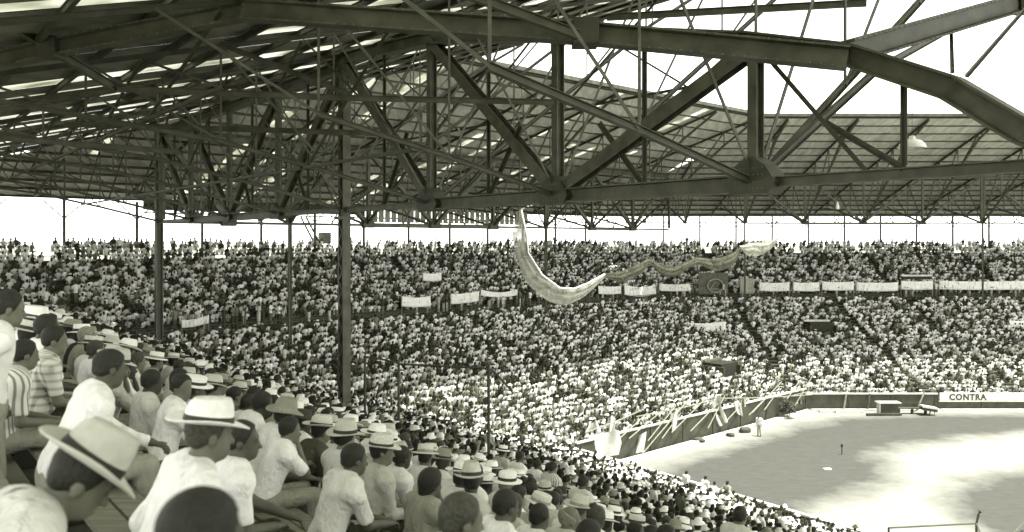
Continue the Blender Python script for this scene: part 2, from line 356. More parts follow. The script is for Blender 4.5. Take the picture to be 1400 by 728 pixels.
def long_truss(nm, s, L0, L1, npan, top, label, zb=ZB, w=.36, end_posts=(True, True), custom=None, prof='I', sub=True):
    """girder along the stand: chords, posts, diagonals, gussets, each a part"""
    t = empty("girder_truss", P3(nm, s, L0, zb), 0, label, "roof truss", "girders along the column line")
    nrm = SEGS[nm].n; N3 = (nrm[0], nrm[1], 0); p = lambda L, z: P3(nm, s, L, z)
    Ls = [L0 + (L1 - L0) * i / npan for i in range(npan + 1)]
    bw_ = [w * .55] + [w] * (npan - 2) + [w * .55]
    for i in range(npan):
        obj("bottom_chord", *beam_geo(p(Ls[i], zb), p(Ls[i + 1], zb), bw_[i] * 1.05, bw_[i], prof), STEEL, t)
    tp = custom if custom else [(L, top(L)) for L in Ls]
    for (a, za), (b_, zb_) in zip(tp[:-1], tp[1:]):
        obj("top_chord", *beam_geo(p(a, za), p(b_, zb_), w * 1.1, w * 1.15, prof), STEEL, t)
    def ztop(L):
        return float(np.interp(L, [q[0] for q in tp], [q[1] for q in tp]))
    for i, L in enumerate(Ls):
        if 0 < i < npan or end_posts[0 if i == 0 else 1]:
            if ztop(L) - zb > .6: obj("post", *beam_geo(p(L, zb + w * .45), p(L, ztop(L) - w * .5), w * .62, w * .7, 'I', N3), STEEL, t)
        if 0 < i < npan:
            gz = w * 1.25
            poly = [p(L - gz, zb - w * .62), p(L + gz, zb - w * .62), p(L + gz * 1.35, zb), p(L + gz * .8, zb + gz * .75), p(L + .1, zb + gz * 1.15), p(L - .1, zb + gz * 1.15), p(L - gz * .8, zb + gz * .75), p(L - gz * 1.35, zb)]
            gu = obj("gusset", *plate_geo(poly, w * 1.25, N3), STEELD, t)
            if nm == 'A' and L < 30 and L > 2:
                rv = MB()
                for q in (-1, 1):
                    rivets(rv, Vector(p(L, zb + .1)) + Vector(N3) * (w * .63 * q), Vector(N3) * q, Vector((SEGS[nm].a[0], SEGS[nm].a[1], 0)), Vector((0, 0, 1)), gz * 1.4, gz * .9, 7, 4)
                rv.build("rivets", RIVET, gu, kind='stuff')
    mid = npan / 2
    for i in range(npan):
        a, b_ = Ls[i], Ls[i + 1]
        if i < mid: lo, hi = b_, a
        else: lo, hi = a, b_
        if ztop(hi) - zb > .7:
            obj("diagonal", *beam_geo(p(lo, zb + .1), p(hi, ztop(hi) - .1), w * .85, w * .8, 'I', N3), STEEL, t)
        if sub:
            c = (a + b_) / 2
            zc = ztop(c)
            if zc - zb > .7:
                obj("hanger", *beam_geo(p(c, zb + w * .4), p(c, zc - .1), .10, .10, 'L', N3), STEELD, t)
                obj("sub_diagonal", *beam_geo(p(c, zb + .1), p(hi, zb + (ztop(hi) - zb) * .93) if False else p((c + lo) / 2, zb + (ztop((c + lo) / 2) - zb) * .45), .12, .12, 'L', N3), STEELD, t)
    return t
near_top = [(5.0, ZB), (6.3, EYE + 1.95), (7.6, EYE + 2.93), (9.7, EYE + 3.93), (12.2, EYE + 4.66), (15.2, EYE + 5.35), (19.2, EYE + 6.25), (25.9, EYE + 7.4), (33.2, EYE + 7.9)]
long_truss('A', 16.5, 5.0, 33.2, 4, None, "great riveted girder crossing the upper right, nearest the camera", w=.42, custom=near_top, end_posts=(False, False))
def rivet_rows(a, b, w, h, parent, step=.22):
    a, b = Vector(a), Vector(b); d = (b - a); n_ = int(d.length / step); d.normalize(); x = d.cross(Vector((0, 0, 1))).normalized(); z = x.cross(d); mb = MB()
    for i in range(n_):
        for q in (-1, 1):
            for e in (-1, 1):
                c = a + d * (i + .5) * step + z * (h * .45 * e) + x * (w * .51 * q); r_ = .026; k = len(mb.v)
                mb.add([c + d * r_, c + z * r_, c - d * r_, c - z * r_, c + x * (q * .022)], [(0, 1, 4), (1, 2, 4), (2, 3, 4), (3, 0, 4)])
    mb.build("rivets", RIVET, parent, kind='stuff')
T7 = lambda L: zroof(16.5) - .75
long_truss('A', 16.5, 33.4, lims('A', 16.5)[1] - .2, 4, T7, "girder between the nearest column and the leftmost column", w=.40)
long_truss('A', 16.5, -23, 4.8, 4, T7, "girder above the seats behind the camera", w=.42)
long_truss('B', 16.5, lims('B', 16.5)[0] + .3, -17.1, 2, T7, "short girder between the two thin columns at left", w=.38)
long_truss('B', 16.5, -16.7, 11.3, 4, T7, "distant girder behind the nearest column, above the striped screen", w=.38)
long_truss('B', 16.5, 11.6, lims('B', 16.5)[1] - .2, 3, T7, "distant girder where the far stand bends", w=.34)
TC = lambda L: zroof(16.5) - .75
long_truss('C', 16.5, .6, 28.2, 4, TC, "far girder above the white banners at right", zb=EYE + 2.1, w=.26, end_posts=(True, True))
long_truss('C', 16.5, 28.6, 56.2, 4, TC, "far girder at the right edge of the distant stand", zb=EYE + 2.1, w=.26)

def rad_truss(nm, L, label, zb=ZB, cut=0, w=.2):
    """cantilever truss running down the slope: rafter, rising bottom chords, web"""
    N3 = (SEGS[nm].a[0], SEGS[nm].a[1], 0)
    def okL(s): a, b_ = lims(nm, s); return a - .01 <= L <= b_ + .01
    smin, smax = 0.2, 32.0
    if not okL(smax):
        for s in np.arange(32, 0, -.25):
            if okL(s): smax = s; break
        else: return
    if smax < 4: return
    t = empty("roof_truss", P3(nm, 16.5, L, zb), 0, label, "roof truss", "trusses that carry the roof sheets")
    p = lambda s, z: P3(nm, s, L, z)
    zr = lambda s: zroof(s) - .28
    def zbot(s):
        if s <= 16.5: return min(zb + float(np.interp(16.5 - s, [0, 6.1, 8.1, 16.5], [0, 1.48, 1.82, 2.7])), zr(s) - .05)
        return min(zb + (s - 16.5) * .72, zr(s) - .05)
    ks = [s for s in (0.2, 2.2, 5.0, 8.8, 12.6, 16.5, 20.3, 24.2, 28.2, 32.0) if s <= smax + .01]
    for a, b_ in zip(ks[:-1], ks[1:]):
        obj("rafter", *beam_geo(p(a, zr(a)), p(b_, zr(b_)), w * .9, w * 1.2, 'I'), STEELD, t)
        if b_ <= cut: continue
        if zr(b_) - zbot(b_) > .2 or zr(a) - zbot(a) > .2:
            obj("bottom_chord", *beam_geo(p(a, zbot(a)), p(b_, zbot(b_)), w * 1.1, w * 1.1, 'I'), STEEL, t)
    for i, s in enumerate(ks[1:], 1):
        if s < cut - .3: continue
        if zr(s) - zbot(s) > .4:
            obj("post", *beam_geo(p(s, zbot(s) + .05), p(s, zr(s) - .1), w * .6, w * .6, 'L', N3), STEEL, t)
        a = ks[i - 1]
        if s <= 16.5 and zr(s) - zbot(s) > .5: obj("diagonal", *beam_geo(p(s, zbot(s)), p(a, zr(a)), w * .6, w * .6, 'L', N3), STEEL, t)
        if s > 16.5 and zr(a) - zbot(a) > .5: obj("diagonal", *beam_geo(p(a, zbot(a)), p(s, zr(s)), w * .7, w * .7, 'L', N3), STEEL, t)
    return t
near_lab = {0: "roof truss overhead, far behind the photographer", 1: "roof truss just behind the photographer", 2: "roof truss passing right over the photographer", 3: "steel roof truss crossing the top of the picture, nearest in view",
            4: "roof truss with a long strut slanting down to the first big gusset", 5: "roof truss meeting the middle gusset of the near girder"}
i = 0; ordw = ["first", "second", "third", "fourth", "fifth", "sixth", "seventh", "eighth", "ninth", "tenth", "eleventh", "twelfth"]
SPC = 7.05
for L in np.arange(5.0 - 3 * SPC + .0, 66, SPC):
    k = i; i += 1
    lab = near_lab.get(k) or f"roof truss over the near stand, {ordw[k - 6]} one past the girder's middle gusset"
    if k != 3: rad_truss('A', L + .02, lab, w=.14 if k == 4 else .12, cut=9 if k in (4, 5) else 0)
b0 = lims('B', 4)[0]; j = 0
for L in np.arange(-16.9 - 4 * 7.05, lims('B', 4)[1], 7.05):
    rad_truss('B', L, f"dim roof truss of the stand behind home plate, {ordw[min(j, 11)]} from the left bend", w=.16); j += 1
j = 0
for L in np.arange(.4 - 7, 77, 7.0):
    rad_truss('C', L, f"distant cantilever truss under the far right roof, {ordw[min(j, 11)]} from the bend", zb=EYE + 2.1, w=.17); j += 1

for s_ in (6.5, 11.5, 22.5):
    sw = empty("sway_bracing", P3('A', s_, 26, zroof(s_) - 1.5), 0, {6.5: "thin crossed rods between trusses over the upper rows of the near stand", 11.5: "thin crossed rods halfway down the near stand roof", 22.5: "thin crossed rods under the outer part of the near roof"}[s_], "bracing")
    for L in np.arange(19.1, 66, SPC):
        if L + SPC > lims('A', s_)[1]: break
        zt_, zb_ = zroof(s_) - .4, max(EYE + 1.6, zroof(s_) - (2.2 if s_ < 8 else 4.6))
        for a_, b_ in ((zt_, zb_), (zb_, zt_)): obj("rod", *beam_geo(P3('A', s_, L + .1, a_), P3('A', s_ + .08 * (a_ > b_), L + SPC - .1, b_), .07, .07, 'L'), STEELD, sw)
        obj("strut", *beam_geo(P3('A', s_, L + .1, zb_), P3('A', s_, L + SPC - .1, zb_), .09, .09, 'L'), STEELD, sw)
# lateral struts and the big beam overhead (bridging between trusses)
def strut(name, pts, w, h, label, m=STEEL, prof='I'):
    b = empty(name, pts[0], 0, label, "steel beam")
    for a, c in zip(pts[:-1], pts[1:]): obj("segment", *beam_geo(a, c, w, h, prof), m, b)
    if prof == 'I' and w > .3:
        for a, c in zip(pts[:-1], pts[1:]): rivet_rows(a, c, w, h, b)
    for q in pts[1:-1]: obj("splice_plate", *box_geo(q, (w * 1.3, w * 1.6, h * 1.2), (1, 0)), STEELD, b)
    return b
strut("tie_beam", [at(-60, 98, 20.5), at(70, 66, 20), at(345, 14, 19.5)], .34, .40, "heavy beam rising across the upper left corner under the roof")
strut("tie_beam", [at(330, 14, 19.3), at(800, 46, 18.4), at(1158, 80, 17.4)], .42, .46, "long heavy beam with pale lower flange across the top centre")
strut("tie_beam", [at(640, -8, 17.2), at(790, 48, 18.0)], .16, .2, "short pale brace slanting down to the long heavy beam at top")
strut("tie_beam", [at(1158, 72, 17.7), at(1400, 2, 22.9), at(1500, -27, 25)], .44, .5, "heavy beam rising from the girder joint to the upper right")
strut("tie_beam", [at(830, 24, 26), at(1185, 4, 23.5)], .14, .2, "light horizontal strut along the very top right of centre")
strut("tie_strut", [at(-20, 156, 25.5), at(160, 122, 22)], .13, .15, "pale strut rising from the left edge")
strut("tie_strut", [at(160, 122, 22), at(470, 134, 23), at(758, 140, 24.6)], .12, .16, "long level strut crossing left of the middle gusset post")
strut("tie_strut", [at(88, 170, 27), at(530, 183, 28)], .12, .17, "level strut just below the long upper strut at left")
strut("tie_strut", [at(-10, 188, 24), at(245, 208, 27)], .12, .16, "thin strut falling gently from the left edge")
strut("tie_strut", [at(0, 24, 19), at(160, 122, 22.1)], .16, .2, "brace slanting down from the upper left corner")
strut("tie_strut", [at(300, 60, 24), at(480, 130, 24.5)], .12, .14, "dim brace left of the nearest column top")
strut("tie_strut", [at(1040, 68, 18.5), at(1190, 241, 17.6)], .1, .1, "thin brace crossing the near girder end panel", STEELD, 'L')
strut("tie_strut", [at(1045, 236, 19.6), at(1200, 95, 22), at(1310, 34, 26.5)], .16, .16, "slim strut slanting up right from the big gusset")
strut("tie_strut", [at(782, 256, 25.5), at(960, 112, 29), at(1010, 66, 31)], .2, .22, "paired strut slanting up right from the middle gusset")
strut("tie_strut", [at(1300, 30, 22), at(1302, 98, 17)], .08, .08, "short hanger above the bent chord at right", STEELD, 'L')
strut("tie_strut", [at(1322, 104, 16.5), at(1402, 12, 22)], .07, .07, "thin brace at the upper right corner", STEELD, 'L')

# roof sheets, skylight strips, purlins
for nm in 'ABC':
    rf = empty("grandstand_roof", P3(nm, 16, 10, EYE + 8), 0, {'A': "dark sheet roof over the near stand with pale skylight strips", 'B': "sheet roof over the stand behind home plate", 'C': "far sloping sheet roof at right with many purlins"}[nm], "roof")
    lo, hi = (-22, 80) if nm == 'A' else ((-75, 50) if nm == 'B' else (-18, 78))
    def smx(L):
        for s in np.arange(32.4, -1.5, -.1):
            a, b_ = lims(nm, s)
            if a <= L <= b_: return s
        return None
    L = lo; k = 0
    pat = [1.9, 1.3, 1.5, 1.0, 2.2, 1.4] if nm == 'A' else [2.6, .8, 2.4, .7]
    while L < hi:
        wd = pat[k % len(pat)] * random.uniform(.85, 1.15); sky_ = k % 2 == 1; k += 1
        L1 = min(L + wd, hi)
        e0, e1 = smx(L), smx(L1)
        e0 = -1.5 if e0 is None else e0; e1 = -1.5 if e1 is None else e1
        if e0 > -1 or e1 > -1:
            parts = [(-1.5, 9.5), (9.4, 21), (20.9, 32.4)]
            for (sa, sb) in parts:
                if max(e0, e1) <= sa + .3: continue
                if sky_ and nm == 'A' and random.random() < (.12 if L < 34 else .4): m_ = SHEET
                else: m_ = SKYL if sky_ else SHEET
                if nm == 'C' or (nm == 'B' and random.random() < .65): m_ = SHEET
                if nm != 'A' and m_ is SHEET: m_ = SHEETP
                if nm == 'A' and L < 15 and random.random() < .85: m_ = SKYL  # unseen bays over the camera, made mostly translucent to brighten the near rows
                ea, eb = max(sa + .02, min(sb, e0)), max(sa + .02, min(sb, e1)); nc = max(2, int((L1 - L) / .16)) if (nm == 'A' and sky_) else 1
                lift = .03 if sky_ else 0.0
                V, Fc = [], []; th = .02; nn_ = nc * 2
                for q in range(nn_ + 1):
                    f = q / nn_; LL = L + (L1 - L) * f - (.06 if sky_ and q == 0 else 0) + (.06 if sky_ and q == nn_ else 0); cz = (.03 if q % 2 else 0) if nc > 1 else 0
                    ee = ea + (eb - ea) * f
                    za, ze = zroof(sa) + lift + cz - .004 * sa, zroof(ee) + lift + cz - .004 * sa
                    V += [P3(nm, sa, LL, za), P3(nm, ee, LL, ze), P3(nm, sa, LL, za + th), P3(nm, ee, LL, ze + th)]
                for q in range(nn_):
                    a, b_ = 4 * q, 4 * (q + 1)
                    Fc += [(a, a + 1, b_ + 1, b_), (a + 2, b_ + 2, b_ + 3, a + 3), (a, b_, b_ + 2, a + 2), (a + 1, a + 3, b_ + 3, b_ + 1)]
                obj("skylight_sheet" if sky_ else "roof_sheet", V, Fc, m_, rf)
        L = L1
    for s in list(np.arange(-.8, 32.2, 2.05)) + [32.3]:
        l0, l1 = lims(nm, s); l0 = max(l0, lo)
        if l1 <= l0: continue
        obj("purlin", *beam_geo(P3(nm, s, l0, zroof(s) - .11), P3(nm, s, l1, zroof(s) - .11), .1, .2, 'I'), STEELD, rf)
    obj("gutter", *beam_geo(P3(nm, 32.6, max(lo, lims(nm, 32.6)[0]), zroof(32.6) - .1), P3(nm, 32.6, lims(nm, 32.6)[1], zroof(32.6) - .1), .16, .3), STEEL, rf)

def Lb0(px_):
    u = (px_ - CX) / F; o_ = SB.P(-1.1, 0); return (o_[0] - u * o_[1]) / (u * SB.a[1] - SB.a[0])
# rear posts of the stand
POSTS = []
for nm, ls in (('A', np.arange(-20, 92, 7.05)), ('B', np.arange(-58, 60, 5.9)), ('C', list(np.arange(-6, 77, 5.0)))):
    for L in ls:
        a, b_ = lims(nm, -.9)
        if not (a + .5 < L < b_ - .3): continue
        POSTS.append((nm, L))
pv = []
for nm, L in POSTS:
    p = P3(nm, -.9, L, zfloor(0.5)); u = p[0] / p[1] if p[1] > .5 else 99
    pv.append((CX + F * u if p[1] > .5 else 9e9, nm, L, p))
pv.sort(key=lambda q: q[0])
vis = [q for q in pv if -40 < q[0] < 1440]
for q in vis:
    px, nm, L, p = q
    marks = [(0, "the left edge"), (222, "the leftmost column"), (470, "the nearest column"), (735, "the net"), (960, "the round emblem"), (1145, "the floodlamp"), (1343, "the far right column")]
    mk_ = [q2 for q2 in marks if q2[0] <= max(px, 0)][-1]; nth = sum(1 for v in vis if mk_[0] <= max(v[0], 0) and v[0] < px)
    lab = f"thin rear roof post against pale sky, {ordw[nth]} to the right of {mk_[1]}"
    t = empty("roof_post", p, 0, lab, "post", "posts along the back of the stand")
    nn = SEGS[nm].n; ax = SEGS[nm].a; zt = zroof(-.9) - .25
    obj("shaft", *beam_geo(p, (p[0], p[1], zt), .2, .2, 'I', (nn[0], nn[1], 0)), STEEL, t)
    for k in (-1, 1):
        obj("knee_brace", *beam_geo((p[0] + ax[0] * .1 * k, p[1] + ax[1] * .1 * k, zt - 1.5), (p[0] + ax[0] * 1.7 * k, p[1] + ax[1] * 1.7 * k, zt - .05), .09, .09, 'L'), STEEL, t)
for nm in 'ABC':
    a, b_ = lims(nm, -.9)
    rr = empty("back_rail", P3(nm, -.9, (a + b_) / 2, EYE), 0, {'A': "rail across the back of the near stand", 'B': "thin rail below the roof behind the top row, left half", 'C': "thin level rail under the far roof at right"}[nm], "rail")
    a = max(a, -22)
    for z in (2.55, ):
        obj("rail_bar", *beam_geo(P3(nm, -.9, a, EYE + z), P3(nm, -.9, b_, EYE + z), .08, .12), STEEL, rr)
    if nm == 'B': obj("fascia", *beam_geo(P3(nm, -1.1, a, zroof(-.9) - .55), P3(nm, -1.1, Lb0(495), zroof(-.9) - .55), .06, .8), STEELD, rr)
    obj("eave_bar", *beam_geo(P3(nm, -.9, a, zroof(-.9) - .2), P3(nm, -.9, b_, zroof(-.9) - .2), .14, .3), STEEL, rr)

# boarded wind screen under the rear eave, and the odd pieces beside it
def Lb(px, s, nm='B'):
    u = (px - CX) / F; S_ = SEGS[nm]; o_ = S_.P(s, 0); return (o_[0] - u * o_[1]) / (u * S_.a[1] - S_.a[0])
L0, L1 = Lb(500, -.5), Lb(722, -.5)
ws = empty("wind_screen", P3('B', -.5, (L0 + L1) / 2, EYE + 2.2), 0, "pale boarded screen hanging under the roof left of the net", "screen")
nb = 30
for k in range(nb):
    la, lb_ = L0 + (L1 - L0) * k / nb, L0 + (L1 - L0) * (k + 1) / nb
    q = random.uniform(-.03, .03)
    obj("board", *beam_geo(P3('B', -.5 + q, (la + lb_) / 2, EYE + 2.05), P3('B', -.5 + q, (la + lb_) / 2, EYE + 4.25), lb_ - la - .14, .05, 'box', (SB.n[0], SB.n[1], 0)), BOARD, ws)
for z in (2.5, 4.0): obj("batten", *beam_geo(P3('B', -.62, L0, EYE + z), P3('B', -.62, L1, EYE + z), .06, .12), STEELD, ws)
L2 = Lb(425, -.2)
ld = empty("leaning_ladder", P3('B', .2, L2, EYE - 1.2), 0, "dark ladder leaning at the back of the far stand left of the nearest column", "ladder")
pa, pb = Vector(at(434, 334, 88)), Vector(at(415, 297, 87))
for k in (-.28, .28): obj("rail", *beam_geo(pa + Vector((k, 0, 0)), pb + Vector((k, 0, 0)), .14, .14), STEELD, ld)
for k in range(7):
    q = pa.lerp(pb, (k + .5) / 7); obj("rung", *beam_geo(q - Vector((.28, 0, 0)), q + Vector((.28, 0, 0)), .1, .06), POLEM if k % 2 else STEELD, ld)
bt = empty("press_box", at(444, 334, 90), 0, "small slatted box on the top row beside the leaning ladder", "box")
for k in range(5): obj("slat", *box_geo(at(444, 331 - k * 3.0, 90), (1.15, .9, .17), SB.a), STEEL, bt)
obj("box_body", *box_geo(at(444, 326, 90.1), (1.0, .75, 1.2), SB.a), STEELD, bt)

# ------------------------------------------------------------------ people: implicit bodies meshed by surface nets
def smin(a, b, k):
    h = np.clip(.5 + .5 * (b - a) / k, 0, 1); return b + (a - b) * h - k * h * (1 - h)
class Field:
    def __init__(s, lo, hi, h):
        s.h = h; s.lo = np.array(lo, float); s.n = np.ceil((np.array(hi) - s.lo) / h).astype(int) + 1
        s.D = np.full(s.n, .09, np.float32)
        s.ax = [s.lo[i] + h * np.arange(s.n[i]) for i in range(3)]
    def sub(s, lo, hi):
        a = np.clip(np.floor((np.array(lo) - s.lo) / s.h).astype(int), 0, s.n); b = np.clip(np.ceil((np.array(hi) - s.lo) / s.h).astype(int) + 1, 0, s.n)
        sl = tuple(slice(a[i], b[i]) for i in range(3))
        X, Y, Z = np.meshgrid(*[s.ax[i][sl[i]] for i in range(3)], indexing='ij'); return sl, X, Y, Z
    def put(s, d, sl, k, op):
        D = s.D[sl]
        if op == 'add': s.D[sl] = smin(D, d, k) if k > 0 else np.minimum(D, d)
        else: s.D[sl] = -smin(-D, d, k)
    def cone(s, a, b, ra, rb, k=.025, op='add', cut=None):
        a, b = np.array(a, float), np.array(b, float); r = max(ra, rb) + .06
        sl, X, Y, Z = s.sub(np.minimum(a, b) - r, np.maximum(a, b) + r)
        if X.size == 0: return
        e = b - a; L2 = max(e @ e, 1e-9); t = np.clip(((X - a[0]) * e[0] + (Y - a[1]) * e[1] + (Z - a[2]) * e[2]) / L2, 0, 1)
        d = np.sqrt((X - a[0] - t * e[0]) ** 2 + (Y - a[1] - t * e[1]) ** 2 + (Z - a[2] - t * e[2]) ** 2) - (ra + (rb - ra) * t)
        if cut:
            en = e / math.sqrt(L2); q = (X - a[0]) * en[0] + (Y - a[1]) * en[1] + (Z - a[2]) * en[2] - math.sqrt(L2); d = np.maximum(d, q)
        s.put(d, sl, k, op)
    def ell(s, c, r, k=.03, op='add', M=None):
        c, r = np.array(c, float), np.array(r, float); mr = max(r) + .06
        sl, X, Y, Z = s.sub(c - mr, c + mr)
        if X.size == 0: return
        q = np.stack([X - c[0], Y - c[1], Z - c[2]], -1)
        if M is not None: q = q @ M
        k0 = np.sqrt((q / r) @ np.zeros(0)) if False else np.sqrt(((q / r) ** 2).sum(-1)); k1 = np.sqrt(((q / r ** 2) ** 2).sum(-1)) + 1e-9
        s.put(k0 * (k0 - 1) / k1, sl, k, op)
    def halfspace(s, p, nrm):
        p, nrm = np.array(p, float), np.array(nrm, float)
        X, Y, Z = np.meshgrid(*s.ax, indexing='ij'); s.D = np.maximum(s.D, (X - p[0]) * nrm[0] + (Y - p[1]) * nrm[1] + (Z - p[2]) * nrm[2]).astype(np.float32)
    def folds(s, amp, seed):
        X, Y, Z = np.meshgrid(*s.ax, indexing='ij'); r = np.random.default_rng(seed); w = np.zeros_like(s.D)
        for f in (8, 15, 26, 44):
            for _ in range(2):
                v = r.normal(size=3); v /= np.linalg.norm(v); v2 = r.normal(size=3) * 4; w = w + (1 - np.abs(np.sin(f * (X * v[0] + Y * v[1] + Z * v[2]) + 1.6 * np.sin(X * v2[0] + Y * v2[1] + Z * v2[2]) + r.uniform(0, 6)))) * (9 / f)
        s.D = (s.D - amp * (w - 2.0)).astype(np.float32)
    def mesh(s):
        D = s.D; D = np.pad(D, 1, constant_values=.09); lo = s.lo - s.h
        I = D < 0
        c = np.zeros(tuple(np.array(D.shape) - 1), np.int8)
        offs = [(i, j, k) for i in (0, 1) for j in (0, 1) for k in (0, 1)]
        sl = lambda o: tuple(slice(o[i], D.shape[i] - 1 + o[i]) for i in range(3))
        for o in offs: c += I[sl(o)]
        act = (c > 0) & (c < 8); ids = np.full(act.shape, -1, np.int64); A = np.argwhere(act); ids[act] = np.arange(len(A))
        val = {o: D[A[:, 0] + o[0], A[:, 1] + o[1], A[:, 2] + o[2]] for o in offs}
        acc = np.zeros((len(A), 3)); cnt = np.zeros(len(A))
        for o in offs:
            for axis in range(3):
                if o[axis] == 0:
                    o2 = list(o); o2[axis] = 1; o2 = tuple(o2); d0, d1 = val[o], val[o2]; x = (d0 < 0) != (d1 < 0)
                    t = np.where(x, d0 / np.where(d0 == d1, 1, d0 - d1), 0); pos = np.tile(np.array(o, float), (len(A), 1)); pos[:, axis] = t
                    acc += pos * x[:, None]; cnt += x
        V = lo + s.h * (A + acc / np.maximum(cnt, 1)[:, None]); Qs = []
        for axis in range(3):
            o2 = [0, 0, 0]; o2[axis] = 1
            a = I[tuple(slice(0, D.shape[i] - o2[i]) for i in range(3))]; b = I[tuple(slice(o2[i], D.shape[i]) for i in range(3))]
            E = np.argwhere(a != b); u, v = (axis + 1) % 3, (axis + 2) % 3
            E = E[(E[:, u] > 0) & (E[:, v] > 0) & (E[:, u] < act.shape[u]) & (E[:, v] < act.shape[v])]
            fl = a[E[:, 0], E[:, 1], E[:, 2]]
            def cell(du, dv):
                q = E.copy(); q[:, u] -= du; q[:, v] -= dv; return ids[q[:, 0], q[:, 1], q[:, 2]]
            q = np.stack([cell(1, 1), cell(0, 1), cell(0, 0), cell(1, 0)], -1); q[~fl] = q[~fl][:, ::-1]; Qs.append(q)
        Q = np.concatenate(Qs); Q = Q[(Q >= 0).all(1)]; return V, Q
def rotx(a): c, s = math.cos(a), math.sin(a); return np.array([[1, 0, 0], [0, c, -s], [0, s, c]])
def rotz(a): c, s = math.cos(a), math.sin(a); return np.array([[c, -s, 0], [s, c, 0], [0, 0, 1]])
def roty(a): c, s = math.cos(a), math.sin(a); return np.array([[c, 0, s], [0, 1, 0], [-s, 0, c]])
def ik(S, W, l1, l2, pole):
    S, W, pole = map(lambda v: np.array(v, float), (S, W, pole)); d = W - S; D = np.linalg.norm(d); D2 = min(D, (l1 + l2) * .99); d /= D; W = S + d * D2
    a = (l1 * l1 - l2 * l2 + D2 * D2) / (2 * D2); h = math.sqrt(max(l1 * l1 - a * a, 0)); pv_ = pole - d * (pole @ d); pv_ /= np.linalg.norm(pv_); return S + d * a + pv_ * h, W
def make_pose(lean=8, slouch=0, yaw=0, pitch=-8, roll=0, arms=('thigh', 'thigh'), stand=False, twist=0, hat=None, shw=.185):
    J = {}; hz = .93 if stand else .53; piv = np.array([0, -.02, hz]); Rl = rotz(R(twist)) @ rotx(-R(lean)); T = lambda x, y, z: piv + Rl @ (np.array([x, y, z]))
    J['pelvis'] = piv; J['waist'] = T(0, -.01, .17); J['chest'] = T(0, .0, .38); J['trap'] = [T(-shw * .65, -.01, .50), T(shw * .65, -.01, .50)]; J['Rl'] = Rl
    J['neck0'] = T(0, 0, .50); nk = T(0, .02, .585); J['Rh'] = rotz(R(yaw)) @ rotx(R(pitch)) @ roty(R(roll)); J['head'] = nk + J['Rh'] @ np.array([0, .012, .085]); J['neck1'] = nk + J['Rh'] @ np.array([0, -.01, .02])
    J['sh'] = {-1: T(-shw, 0, .455), 1: T(shw, 0, .455)}; J['shw'] = shw; J['el'] = {}; J['wr'] = {}
    for sd_, a in zip((-1, 1), arms):
        hd = J['head']
        tgt = {'thigh': (sd_ * .11, .34, hz + .11), 'knee': (sd_ * .06, .50, hz + .10), 'cross': (-sd_ * .07, .0, 0), 'chin': hd + J['Rh'] @ np.array([sd_ * .03, .10, -.15]), 'brow': hd + J['Rh'] @ np.array([sd_ * .10, .10, .03]),
               'bench': (sd_ * .27, .06, hz - .05), 'hang': (sd_ * .24, .06, hz - .10), 'hip': (sd_ * .2, -.06, hz + .06), 'wave': hd + np.array([sd_ * .25, .12, .28])}[a]
        if a == 'cross': c = T(-sd_ * .07, .20 + .02 * sd_, .24); tgt = c
        pole = Rl @ np.array({'chin': (sd_ * .6, .2, -1), 'brow': (sd_ * 1.0, .3, -.4), 'wave': (sd_, .2, -.4)}.get(a, (sd_ * .6, -1, -.5))); J['el'][sd_], J['wr'][sd_] = ik(J['sh'][sd_], tgt, .29, .26, pole)
    if stand:
        J['hip'] = {k: np.array([k * .09, -.01, .90]) for k in (-1, 1)}; J['kn'] = {k: np.array([k * .10, .03, .49]) for k in (-1, 1)}; J['an'] = {k: np.array([k * .11, -.02, .08]) for k in (-1, 1)}
    else:
        J['hip'] = {k: np.array([k * .09, .0, .53]) for k in (-1, 1)}; J['kn'] = {k: np.array([k * .13, .42, .53]) for k in (-1, 1)}; J['an'] = {k: np.array([k * .13, .40, .09]) for k in (-1, 1)}
    J['stand'] = stand; return J
def bounds(J, m=.2):
    pts = [J['pelvis'], J['head'], J['chest'], J['neck0']] + [v for k in ('sh', 'el', 'wr', 'hip', 'kn', 'an') for v in J[k].values()]; P = np.array(pts); lo = P.min(0) - m; hi = P.max(0) + m; lo[2] = -.02; return lo, hi
def torso(Fd, J, inf, fat=1.0):
    M = J['Rl']
    Fd.ell(J['pelvis'] + np.array([0, 0, .03]), np.array([.165, .125, .125]) * fat + inf, .05, M=M)
    Fd.ell(J['waist'], np.array([.148, .108, .17]) * fat + inf, .06, M=M); Fd.ell(J['chest'], np.array([.172 * J['shw'] / .185, .118, .19]) + inf, .06, M=M)
    Fd.cone(J['trap'][0], J['trap'][1], .062 + inf, .062 + inf, .05)
    for k in (-1, 1): Fd.ell(J['sh'][k], np.array([.066, .068, .068]) + inf, .05)
def head_prims(Fd, J):
    c, M = J['head'], J['Rh']; h = lambda x, y, z: c + M @ np.array([x, y, z])
    Fd.ell(h(0, -.012, .035), (.074, .094, .082), .02, M=M); Fd.ell(h(0, .028, -.035), (.058, .066, .078), .03, M=M); Fd.ell(h(0, .05, -.085), (.038, .038, .03), .03, M=M)
    Fd.cone(h(0, .088, .004), h(0, .108, -.034), .008, .0135, .012); Fd.cone(h(-.032, .082, .026), h(.032, .082, .026), .010, .010, .016)
    Fd.cone(h(-.02, .088, -.066), h(.02, .088, -.066), .008, .008, .01)
    for k in (-1, 1):
        Fd.ell(h(k * .031, .098, .004), (.016, .014, .011), .008, 'sub', M=M); Fd.ell(h(k * .030, .078, .004), (.0125, .0125, .0115), .003, M=M); Fd.ell(h(k * .075, -.006, -.012), (.011, .021, .033), .008, M=M)
    Fd.cone(J['neck0'] - np.array([0, 0, .03]), J['neck1'], .060, .053, .03)
